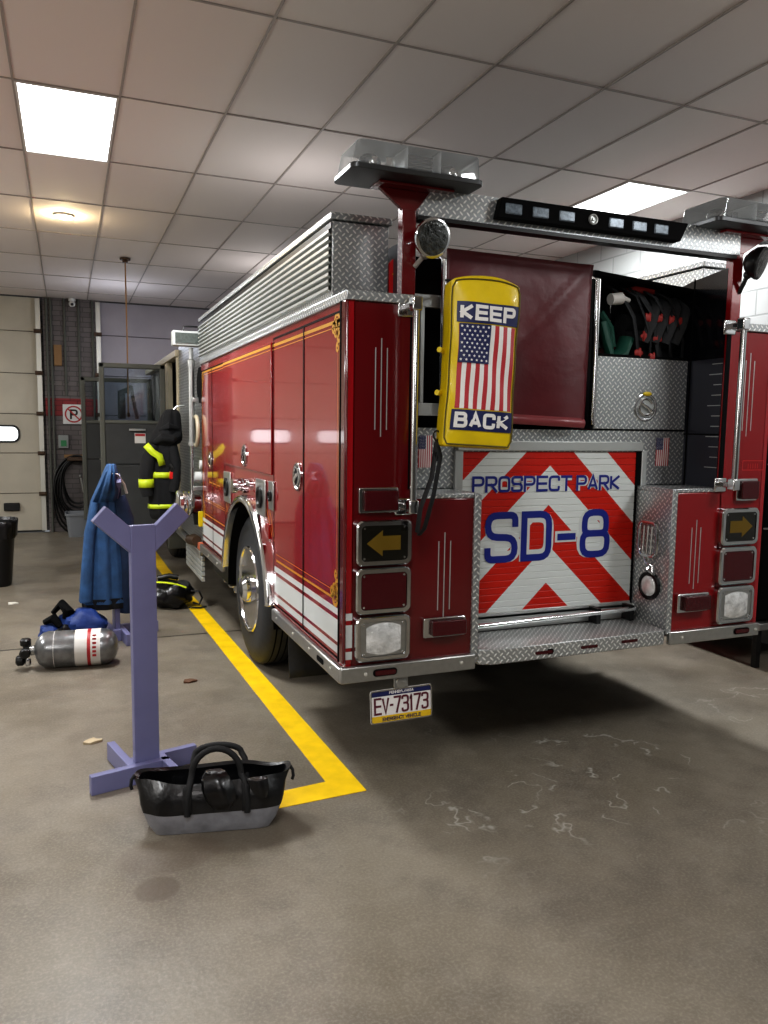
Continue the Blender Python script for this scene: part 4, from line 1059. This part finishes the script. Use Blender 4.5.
mb = MB(); mb.tube([(-.07, 0, .12), (-.05, -.02, .02), (-.02, -.01, -.06), (.06, 0, -.03), (.10, .01, .05)], .045, 10, flat=.6); mb.tube([(-.06, .06, .18), (.0, .05, .1), (.02, .05, .0)], .05, 10, flat=.6); mb.build('webbing_fold', green, gb)
mb = MB(); mb.tube([(-.03, -.03, .22), (.04, -.03, .23)], [.03, .032], 12); mb.tube([(.04, -.03, .23), (.10, -.02, .225)], [.02, .012], 10); o = mb.build('hose_nozzle', lab); o.location = (1.60, .33, 2.14); tag(o, 'small white nozzle at the top left of the rear hose bay', 'nozzle')

# turnout coat hanging off the cab rear
K = empty('turnout_coat', 'black firefighter coat with lime reflective bands hanging by the truck pump panel', 'coat', (-.225, 5.0, 0))
def folds(amp, n, ph=0): return lambda t, k: 1+amp*math.sin(n*t+ph+k*.6)+amp*.5*math.sin((n*2+1)*t+k)
mb = MB()
secs = [((.00, 0, .70), .125, .07), ((.0, 0, .80), .13, .085), ((0, 0, .95), .135, .09), ((.01, 0, 1.12), .13, .09), ((.01, 0, 1.3), .12, .09), ((.03, 0, 1.42), .115, .085), ((.06, 0, 1.52), .095, .075), ((.08, 0, 1.60), .07, .06)]
mb.loft(secs, 48, True, fn=folds(.07, 6)); mb.build('coat_body', cloth, K, sub=1)
mb = MB(); mb.loft([((.02, -.01, 1.46), .13, .09), ((.04, -.02, 1.52), .15, .10), ((.055, -.01, 1.60), .13, .10), ((.08, 0, 1.68), .105, .085), ((.085, .0, 1.74), .10, .08), ((.10, .0, 1.80), .085, .07), ((.10, 0, 1.835), .05, .04)], 36, True, fn=folds(.13, 4, 1)); mb.build('hood', cloth, K, sub=1)
mb = MB(); mb.tube([(-.06, -.05, 1.50), (.0, -.12, 1.55), (.09, -.12, 1.53), (.17, -.05, 1.58)], [.03, .045, .045, .03], 14); mb.tube([(-.02, -.06, 1.62), (.06, -.12, 1.66), (.15, -.06, 1.64)], [.02, .035, .02], 12); mb.build('collar_fold', cloth, K)
mb = MB(); mb.tube([(-.07, -.02, 1.46), (-.13, -.04, 1.34), (-.16, -.05, 1.18), (-.165, -.06, 1.04), (-.15, -.06, .96)], [.06, .075, .07, .062, .055], 18); mb.build('sleeve', cloth, K)
mb = MB(); mb.tube([(.10, -.05, 1.46), (.125, -.07, 1.3), (.12, -.08, 1.12), (.10, -.08, 1.0)], [.05, .055, .052, .045], 18); mb.build('sleeve', cloth, K)
def band(c, d, r, h, ry=None):
    c = V(c); b = MB(); d = V(d).normalized(); u, w = b.frame(d)
    rs = [b.ring(c+d*q, u, w, r, ry or r, 24) for q in (-h/2, h/2)]; b.bridge(*rs)
    o = b.build('reflective_band', lime, K, solid=.004); return o
band((-.160, -.055, 1.09), (-.02, 0, 1), .074, .085)
mb = MB(); mb.loft([((.005, 0, 1.14), .143, .10), ((.005, 0, 1.20), .14, .10)], 40, False, fn=folds(.05, 5, 2)); mb.build('reflective_band', lime, K, solid=.003)
mb = MB(); mb.loft([((.0, 0, .83), .142, .096), ((.0, 0, .875), .142, .096)], 40, False, fn=folds(.05, 5, .6)); mb.build('reflective_band', lime, K, solid=.003)
mb = MB(); mb.stroke([(-.165, 1.475), (-.10, 1.40), (-.035, 1.36), (-.01, 1.27)], .065, lambda u, v, h: V((u, -.125+.25*(u+.08)**2*4, v))); mb.build('reflective_band', lime, K, solid=.006)
mb = MB(); mb.box(.06, .10, -.12, -.09, 1.13, 1.21); mb.build('red_clip', redb, K, .008)
mb = MB(); mb.tube([(.07, -.10, 1.28), (.09, -.11, 1.24), (.08, -.10, 1.20)], .02, 8); mb.build('radio_mic', dark, K)
mb = MB(); mb.tube([(.10, .0, 1.80), (.15, 0, 1.86), (.235, 0, 1.87)], .008, 8); mb.build('hanging_hook', steel, K)

# brown adaptor and orange wedge on running board
o = MB().tube([(-.06, 4.32, .59), (-.03, 4.22, .605), (-.02, 4.10, .61)], [.04, .055, .045], 16).tube([(-.05, 4.34, .56), (-.05, 4.34, .63)], .035, 14).build('hose_adapter', brown); tag(o, 'brown brass hose adapter lying on the truck running board', 'adapter')
o = MB().prism([(3.91, .547), (4.05, .547), (4.0, .61), (3.93, .62)], -.028, .018, lambda u, v, h: V((h, u, v))).build('wheel_chock', orange, bevel=.008); tag(o, 'small orange block on the running board under the brass adapter', 'block')

# ================================================================== FLOOR THINGS
def make_stand():
    r = empty('wooden_stand', None, 'stand')
    b = MB(); b.box(-.058, .058, -.019, .019, .0, 1.21); b.build('post', lav, r, .003)
    for s in (-1, 1):
        b = MB(); a = math.radians(43); L = .165; h = .044
        d = V((s*math.cos(a), 0, math.sin(a))); n = V((-s*math.sin(a), 0, math.cos(a)))
        st_ = V((s*.058, 0, 1.155)); e = st_+d*L
        # start cut flush with the post face
        p0 = V((s*.058, 0, 1.205)); p1 = V((s*.058, 0, 1.205-2*h/math.cos(a)))
        vs = [p0, p0+d*(L-.02), p0+d*(L-.02)-n*2*h, p1]
        b.prism([(p.x, p.z) for p in vs], -.019, .019); b.build('fork_arm', lav, r, .003)
    for (x0, x1, y0, y1) in ((-.27, .096, -.057, -.019), (-.058, .26, .019, .057), (-.096, -.058, -.019, .30), (.058, .096, -.30, .057)):
        if x0 == .058: y0, y1 = -.34, .019
        b = MB(); b.box(x0, x1, y0, y1, 0, .089)
        if x0 == -.27: pass
        b.build('foot_board', lav, r, .003)
    return r
S1 = make_stand(); S1.location = (-.80, .56, 0); S1.rotation_euler = (0, 0, math.radians(14)); S1['label'] = 'lavender painted Y-shaped wooden stand nearest the camera, behind the black tote bag'
# keep the front foot board clear of the side one
S2 = dup(S1); S2.location = (-.79, 3.16, 0); S2.rotation_euler = (0, 0, math.radians(98)); S2['label'] = 'lavender Y-shaped wooden stand farther back, with a denim jacket hung over it'; S2['category'] = 'stand'
S1['group'] = S2['group'] = 'lavender wooden gear stands'

# denim jacket over rear stand
J = empty('denim_jacket', 'blue denim jacket draped over the rear lavender stand', 'jacket', (-.84, 3.16, 0))
def jf(amp, n):
    return lambda t, k: 1+amp*math.sin(n*t+k*.25)+amp*.7*math.sin((n+6)*t+1.3+k*.35)
mb = MB()
sec = [((-.03, -.02, .30), .165, .10), ((-.03, -.02, .36), .16, .10), ((-.025, -.02, .55), .15, .10), ((-.02, -.01, .75), .135, .09), ((-.015, 0, .95), .12, .08), ((-.01, 0, 1.08), .10, .075), ((.01, -.05, 1.17), .085, .16), ((.02, -.08, 1.25), .062, .18), ((.03, -.09, 1.32), .045, .17), ((.035, -.09, 1.37), .03, .10)]
mb.loft(sec, 72, True, fn=jf(.085, 7)); mb.build('jacket_body', denim, J)
mb = MB(); mb.loft([((-.03, -.02, .255), .155, .09), ((-.03, -.02, .34), .166, .103)], 40, True, fn=jf(.06, 7)); mb.build('jacket_lining', pb('lining_black', '0f1218', .8), J)
mb = MB(); mb.tube([(.09, -.03, 1.12), (.13, -.04, .95), (.14, -.04, .65), (.13, -.03, .35), (.12, -.02, .21)], [.05, .065, .065, .07, .05], 16); mb.build('sleeve', denimd, J)
mb = MB(); mb.tube([(-.08, -.06, 1.08), (-.13, -.08, .85), (-.155, -.09, .55), (-.17, -.09, .33)], [.03, .04, .045, .05], 16); mb.build('sleeve', denim, J)
mb = MB(); mb.tube([(.02, -.24, 1.31), (.07, -.20, 1.30), (.12, -.14, 1.22), (.14, -.12, 1.15)], .014, 8, flat=.5); mb.build('collar', lab, J)

# black tote bag
D = empty('tote_bag', 'black vinyl tool tote bag with grey base and looped handles on the floor', 'bag', (-.572, .04, 0), math.radians(-12))
NB = 48
def rect_ring(mb, hx_, hy, z, p, dx=0, wob=0, saddle=0):
    out = []
    for i in range(NB):
        t = 2*PI*i/NB; ct, st_ = math.cos(t), math.sin(t)
        c = math.copysign(abs(ct)**(2/p), ct); s = math.copysign(abs(st_)**(2/p), st_)
        zz = z+saddle*(abs(c)**3)-saddle*.3+wob*math.sin(5*t+1)
        out.append(mb.bm.verts.new((dx+hx_*c, hy*s+wob*math.sin(7*t), zz)))
    return out
mb = MB()
r0 = rect_ring(mb, .235, .105, .002, 9); r1 = rect_ring(mb, .262, .122, .045, 7, .0, .002); r2 = rect_ring(mb, .285, .13, .098, 5, .0, .003)
mb.face(r0[::-1]); mb.bridge(r0, r1); mb.bridge(r1, r2); mb.build('base_panel', bagg, D, smooth=True)
mb = MB()
r2 = rect_ring(mb, .2855, .1305, .096, 5, 0, .003); r3 = rect_ring(mb, .295, .13, .13, 4.4, 0, .006); r4 = rect_ring(mb, .305, .115, .18, 3, 0, .006); r5 = rect_ring(mb, .325, .095, .215, 2.2, 0, .006, .012)
r6 = rect_ring(mb, .305, .08, .205, 2.2, 0, .006, .012); r7 = rect_ring(mb, .27, .09, .10, 4, 0, 0)
for a, b in ((r2, r3), (r3, r4), (r4, r5), (r5, r6), (r6, r7)): mb.bridge(a, b)
mb.face(r7); mb.build('bag_side', bagm, D)
for y, top in ((-.115, .345), (.105, .27)):
    mb = MB(); pts = [(-.10, y-.018, .09), (-.10, y-.014, .16), (-.09, y+.01, .215)]
    for k in range(13):
        a = PI-PI*k/12; pts.append((.015+.100*math.cos(a)*(1 if k else 1), y+.03+.01*math.sin(a), .235+(top-.235)*math.sin(a)))
    pts += [(.13, y+.01, .215), (.14, y-.014, .16), (.14, y-.018, .09)]
    mb.tube(pts, .013, 10, flat=.8); mb.build('handle', web, D)
mb = MB(); mb.loft([((.04, -.135, .115), .035, .010), ((.035, -.148, .15), .055, .022), ((.02, -.142, .20), .062, .03), ((.01, -.12, .24), .055, .035), ((.01, -.10, .26), .04, .025)], 24, True, fn=folds(.10, 5)); mb.build('front_pouch', bagm, D)
mb = MB(); mb.loft([((.20, -.135, .15), .02, .008), ((.19, -.135, .19), .035, .018), ((.18, -.12, .225), .04, .02)], 16, True, fn=folds(.08, 4)); mb.build('crumpled_flap', bagm, D)
for x0_, x1_ in ((-.118, -.082), (.118, .152)):
    mb = MB(); mb.grid(lambda a, t: V((x0_+(x1_-x0_)*a, -.1345-.004*math.sin(PI*t)+.02*t*t, .098+.11*t)), 3, 8); mb.build('strap_web', web, D, solid=.004)
for s in (-1, 1):
    mb = MB(); mb.tube([(s*.32, 0, .22), (s*.332, -.01, .205), (s*.335, -.015, .18), (s*.33, -.015, .165)], .007, 8); mb.build('end_tab', web, D)

# breathing air cylinder
Y = empty('air_cylinder', 'grey carbon wrapped breathing air cylinder with white label lying on the floor', 'cylinder', (-1.085, 2.52, .125), math.radians(-6))
mb = MB(); mb.lathe((0, 0, 0), (1, 0, 0), [(-.27, .02), (-.265, .05), (-.245, .09), (-.215, .115), (-.18, .125), (.16, .125), (.20, .122), (.235, .105), (.26, .07), (.272, .03)], 40); mb.build('tank', cyl, Y)
mb = MB(); mb.lathe((-.005, 0, 0), (1, 0, 0), [(0, .1262), (.165, .1262)], 40, False); lb_ = mb.build('label_wrap', lab, Y)
mb = MB(); mb.lathe((.075, 0, 0), (1, 0, 0), [(0, .127), (.022, .127)], 40, False); mb.build('label_stripe', labr, lb_)
mb = MB(); 
for k in range(6): a = .9-k*.22; mb.box(.11, .135, -.128*math.cos(a)-.001, -.128*math.cos(a)+.001, .128*math.sin(a)-.008, .128*math.sin(a)+.008)
mb.build('label_text', labr, lb_)
mb = MB(); mb.box(-.17, -.02, -.10, -.098, .0755, .0785) if False else mb.lathe((-.14, 0, 0), (1, 0, 0), [(0, .1258), (.003, .1258)], 40, False); mb.build('band', pinkl, Y)
mb = MB(); mb.lathe((-.27, 0, 0), (-1, 0, 0), [(0, .035), (.03, .035), (.03, .028), (.07, .028)], 16)
mb.build('valve_stem', steel, Y)
for c, d in (((-.325, 0, .03), (0, 0, 1)), ((-.33, -.02, -.06), (-1, 0, 0)), ((-.32, -.035, 0), (0, -1, 0))):
    mb = MB(); mb.lathe(c, d, [(0, .022), (.012, .036), (.045, .036), (.055, .026)], 10); mb.build('valve_knob', dark, Y)
mb = MB(); mb.lathe((-.31, -.02, -.05), (0, -.3, -1), [(0, .02), (.04, .02), (.05, .012)], 12); mb.build('gauge', chrome, Y)

# blue duffel behind the cylinder
U_ = empty('blue_bag', 'crumpled blue and black nylon bag behind the air cylinder', 'bag', (-1.10, 3.05, 0))
def lump(amp, sx=1, seed=0):
    return lambda d: 1+amp*math.sin(d.x*5+seed)*math.cos(d.y*4+seed*2)+amp*.6*math.sin(d.z*9+d.x*7+seed)
mb = MB(); mb.ball((.06, 0, .14), .19, .14, .14, 28, 18, lump(.12)); mb.ball((-.14, .0, .10), .10, .12, .10, 20, 14, lump(.14, 1, 2)); mb.build('bag_body', bluen, U_)
mb = MB(); mb.tube([(-.14, .02, .26), (-.08, .0, .33), (-.03, -.04, .27), (-.06, -.06, .22)], [.03, .05, .06, .03], 12, flat=.6); mb.tube([(-.20, -.02, .20), (-.14, -.04, .235), (-.09, -.07, .17)], [.03, .05, .03], 12, flat=.7); mb.build('flap', blk, U_)
mb = MB(); mb.ball((-.06, -.11, .10), .07, .05, .09, 16, 10, lump(.2)); mb.build('side_pocket', dark, U_)

# black gear on the floor behind the stand
G_ = empty('gear_bag', 'black rucksack with lime reflective stripe on the floor beside the yellow line', 'bag', (-.22, 4.1, 0))
mb = MB(); mb.ball((-.03, 0, .13), .20, .17, .135, 30, 18, lump(.10, 1, 1)); mb.build('bag_body', bagm, G_)
mb = MB(); mb.tube([(.13, -.08, .16), (.20, -.10, .15), (.225, -.10, .09), (.20, -.10, .03), (.14, -.1, .05)], .016, 8, flat=.6); mb.tube([(.10, -.14, .02), (.2, -.16, .012), (.26, -.12, .012)], .008, 6); mb.build('strap', web, G_)
mb = MB(); mb.tube([(-.20, -.08, .26), (-.10, -.11, .255), (.0, -.12, .235), (.08, -.12, .20)], .022, 8, flat=.35); mb.build('reflective_stripe', lime, G_)
mb = MB(); mb.tube([(-.16, -.02, .28), (-.06, -.03, .30), (.02, -.03, .28)], .025, 10); mb.build('top_roll', dark, G_)

# rubbish bin
R_ = empty('rubbish_bin', 'black rubbish bin with a liner at the left edge of the bay', 'bin', (-1.90, 5.75, 0))
mb = MB(); rs = [mb.ring(V((0, 0, z)), V((1, 0, 0)), V((0, 1, 0)), r, r, 36, 0, 4) for z, r in ((.0, .21), (.02, .215), (.60, .26), (.62, .275), (.645, .275), (.64, .25), (.05, .20))]
for a, b in zip(rs, rs[1:]): mb.bridge(a, b)
mb.face(rs[0][::-1]); mb.face(rs[-1]); mb.build('bin_body', dark, R_)
mb = MB(); rs = [mb.ring(V((0, 0, z)), V((1, 0, 0)), V((0, 1, 0)), r, r, 60, 0, 4, (lambda t, k=k: 1+.02*math.sin(17*t+k))) for k, (z, r) in enumerate(((.50, .272), (.60, .282), (.66, .29), (.675, .28), (.6, .25)))]
for a, b in zip(rs, rs[1:]): mb.bridge(a, b)
mb.build('bin_liner', bagm, R_)

# things at the back pier
def sign():
    r = empty('no_parking_sign', 'white square no parking sign with crossed black P on the brick pier', 'sign', (-1.005, YB-.03, 1.82))
    b = MB(); b.box(-.155, .155, 0, .012, -.15, .15); b.build('sign_board', white2, r, .004)
    b = MB(); b.stroke([(.118*math.cos(t), .118*math.sin(t)) for t in [2*PI*k/40 for k in range(40)]], .022, lambda u, v, h: V((u, -.003, v)), closed=True); b.stroke([(-.08, .08), (.08, -.08)], .02, lambda u, v, h: V((u, -.0035, v))); b.build('red_circle', labr, r, recalc=False)
    b = MB(); text(b, 'P', -.055, -.075, .115, .15, .028, lambda u, v, h: V((u, -.002, v)), r=.4); b.build('letter', dark, r, recalc=False)
sign()
q = empty('security_camera', 'small white dome security camera under the ceiling above the brick pier', 'camera', (-.985, YB-.10, CE-.001))
mb = MB(); mb.lathe((0, 0, 0), (0, 0, -1), [(0, .05), (.04, .05), (.045, .04)], 20); mb.box(-.02, .02, 0, .1, -.04, -.01); mb.build('mount', white2, q)
mb = MB(); mb.ball((0, -.01, -.085), .048, n=18, m=12); mb.build('camera_head', white2, q)
mb = MB(); mb.lathe((0, -.05, -.095), (0, -1, -.2), [(0, .022), (.012, .02)], 14); mb.build('camera_lens', dark, q)
o = MB().box(-1.235, -1.09, YB-.07, YB, 1.30, 1.50).build('alarm_box', pb('box_grey', '8b8f8c', .5), bevel=.006); tag(o, 'small grey call box with green button on the brick pier', 'box')
o2 = MB().box(-1.20, -1.12, YB-.08, YB-.07, 1.33, 1.42).build('green_button', pb('green_led', '2b7a4a', .5), o)
o = MB().box(-1.26, -1.15, YB-.06, YB, 2.55, 2.86).build('junction_box', wood, bevel=.004); tag(o, 'tan wooden block mounted high on the brick pier', 'box')
o = MB().box(-1.16, -.82, YB-.07, YB, 1.15, 1.20).build('hose_shelf', wood, bevel=.004); tag(o, 'brown wooden bracket above the coiled black hose', 'bracket')
H = empty('coiled_hose', 'long black rubber hose coiled on the wall between the garage doors', 'hose', (-.98, YB-.14, .75))
mb = MB()
for k in range(9):
    rx = .20+.02*k; rz = .33+.035*k; pts = []
    for i in range(30):
        t = 2*PI*i/30; pts.append((rx*math.cos(t)*(1+.05*math.sin(3*t+k))+.012*math.sin(k*2.3), -.02*(k % 3)-.02, .36+rz*math.sin(t)-rz+.01*k))
    mb.tube(pts, .016, 8, closed=True)
mb.build('hose_loops', dark, H)
mb = MB(); mb.tube([(.05, -.06, .10), (.08, -.07, -.10), (.13, -.07, -.22)], .016, 8); mb.ball((.045, -.06, .13), .022); mb.build('hose_end', steel, H)
mb = MB(); mb.box(-.14, .14, -.10, .12, .36, .42); mb.build('hose_hanger', brown, H, .01)
Tb = empty('storage_tub', 'grey plastic storage tub on the floor below the coiled hose', 'tub', (-.97, 9.35, 0))
mb = MB(); rs = [mb.ring(V((0, 0, z)), V((1, 0, 0)), V((0, 1, 0)), a, b, 32, 0, 7) for z, a, b in ((0, .16, .20), (.32, .19, .23), (.32, .205, .245), (.35, .205, .245), (.35, .185, .225), (.02, .155, .195))]
for a, b in zip(rs, rs[1:]): mb.bridge(a, b)
mb.face(rs[0][::-1]); mb.face(rs[-1]); mb.build('tub_body', grey, Tb)
# hanging pull cord
q = empty('pull_cord', 'thin tan cord with ceiling bracket hanging beside the truck cab', 'cord', (-.44, 6.42, CE))
mb = MB(); mb.lathe((0, 0, -.001), (0, 0, -1), [(0, .06), (.02, .06), (.03, .03), (.05, .03)], 16); mb.build('ceiling_bracket', brown, q)
mb = MB(); mb.tube([(0, 0, -.04), (.004, 0, -1.0), (.0, 0, -1.75)], .008, 8); mb.build('cord_line', pb('tan_cord', '8c6a45', .7), q)
mb = MB(); mb.ball((0, 0, -1.77), .02, .02, .03); mb.build('cord_knob', brown, q)
# rack with dark gear by right wall
rk = empty('storage_rack', 'dark storage rack against the right wall, right of the fire truck', 'rack', (3.72, 2.2, 0))
mb = MB(); mb.box(-.32, .27, -1.35, 1.35, .35, 1.95); mb.build('rack_body', blk, rk, .01)
mb = MB(); mb.box(-.34, .27, -1.38, 1.38, .28, .33); mb.build('lower_rail', steel, rk, .005)
for sx in (-.3, .24):
    for sy in (-1.33, 1.33):
        mb = MB(); mb.box(sx-.02, sx+.02, sy-.02, sy+.02, 0, .28); mb.build('leg', dark, rk)
mb = MB(); mb.box(-.33, .2, -1.37, -1.35, 1.0, 1.01); mb.box(-.33, .2, -1.37, -1.35, 1.45, 1.46); mb.build('shelf_edge', steel, rk)
mb = MB(); mb.prism([(-.30, 1.38), (-.26, 1.43), (-.22, 1.38), (-.26, 1.33)], -1.362, -1.372); mb.build('white_diamond', white2, rk)
mb = MB(); mb.box(-.2, .1, -1.38, -1.35, 1.60, 1.72); mb.build('red_panel', redb, rk, .01)

# litter
for (x, y, c, lbn) in ((-1.03, 1.08, 'b9a98c', 'small dry leaf on the floor left of the near stand'), (-1.62, 4.70, 'd8d5cb', 'scrap of white paper on the floor in front of the bin'), (-.41, 1.9, '5d3f2a', 'small brown leaf on the floor right of the near stand')):
    mb = MB(); a0 = random.random()*3
    pts = [(x+.045*math.cos(a0+t)*(1+.3*math.sin(3*t)), y+.025*math.sin(a0+t)*(1+.3*math.cos(2*t))) for t in [2*PI*k/10 for k in range(10)]]
    mb.prism(pts, .0005, .008, lambda u, v, h: V((u, v, h*(1+.8*math.sin(u*60)**2)))); tag(mb.build('litter_scrap', pb('litter_'+c, c, .8)), lbn, 'litter', 'litter on the floor')

# ================================================================== LIGHT, CAMERA
Wd = bpy.data.worlds.new('w'); bpy.context.scene.world = Wd; Wd.use_nodes = True
Wd.node_tree.nodes['Background'].inputs[0].default_value = (.8, .85, .9, 1); Wd.node_tree.nodes['Background'].inputs[1].default_value = .25
cam = bpy.data.cameras.new('camera'); co = bpy.data.objects.new('camera', cam); C.objects.link(co); bpy.context.scene.camera = co
f_ = 775.41; cam.sensor_fit = 'VERTICAL'; cam.sensor_height = 24; cam.sensor_width = 24; cam.lens = 24*f_/1024; cam.clip_start = .05
yaw, pitch, roll = .3874267, -.1070232, .0138231
fw = V((math.sin(yaw)*math.cos(pitch), math.cos(yaw)*math.cos(pitch), math.sin(pitch))); rt = V((math.cos(yaw), -math.sin(yaw), 0)); up = rt.cross(fw)
r2_ = rt*math.cos(roll)+up*math.sin(roll); u2 = -rt*math.sin(roll)+up*math.cos(roll)
M = Matrix((r2_, u2, -fw)).transposed().to_4x4(); M.translation = V((-1.10595, -3.13636, 1.66491)); co.matrix_world = M
sc = bpy.context.scene
sc.view_settings.view_transform = 'Standard'; sc.view_settings.look = 'Medium High Contrast'; sc.view_settings.exposure = 0.0
sc.cycles.max_bounces = 8; sc.cycles.caustics_reflective = False; sc.cycles.caustics_refractive = False
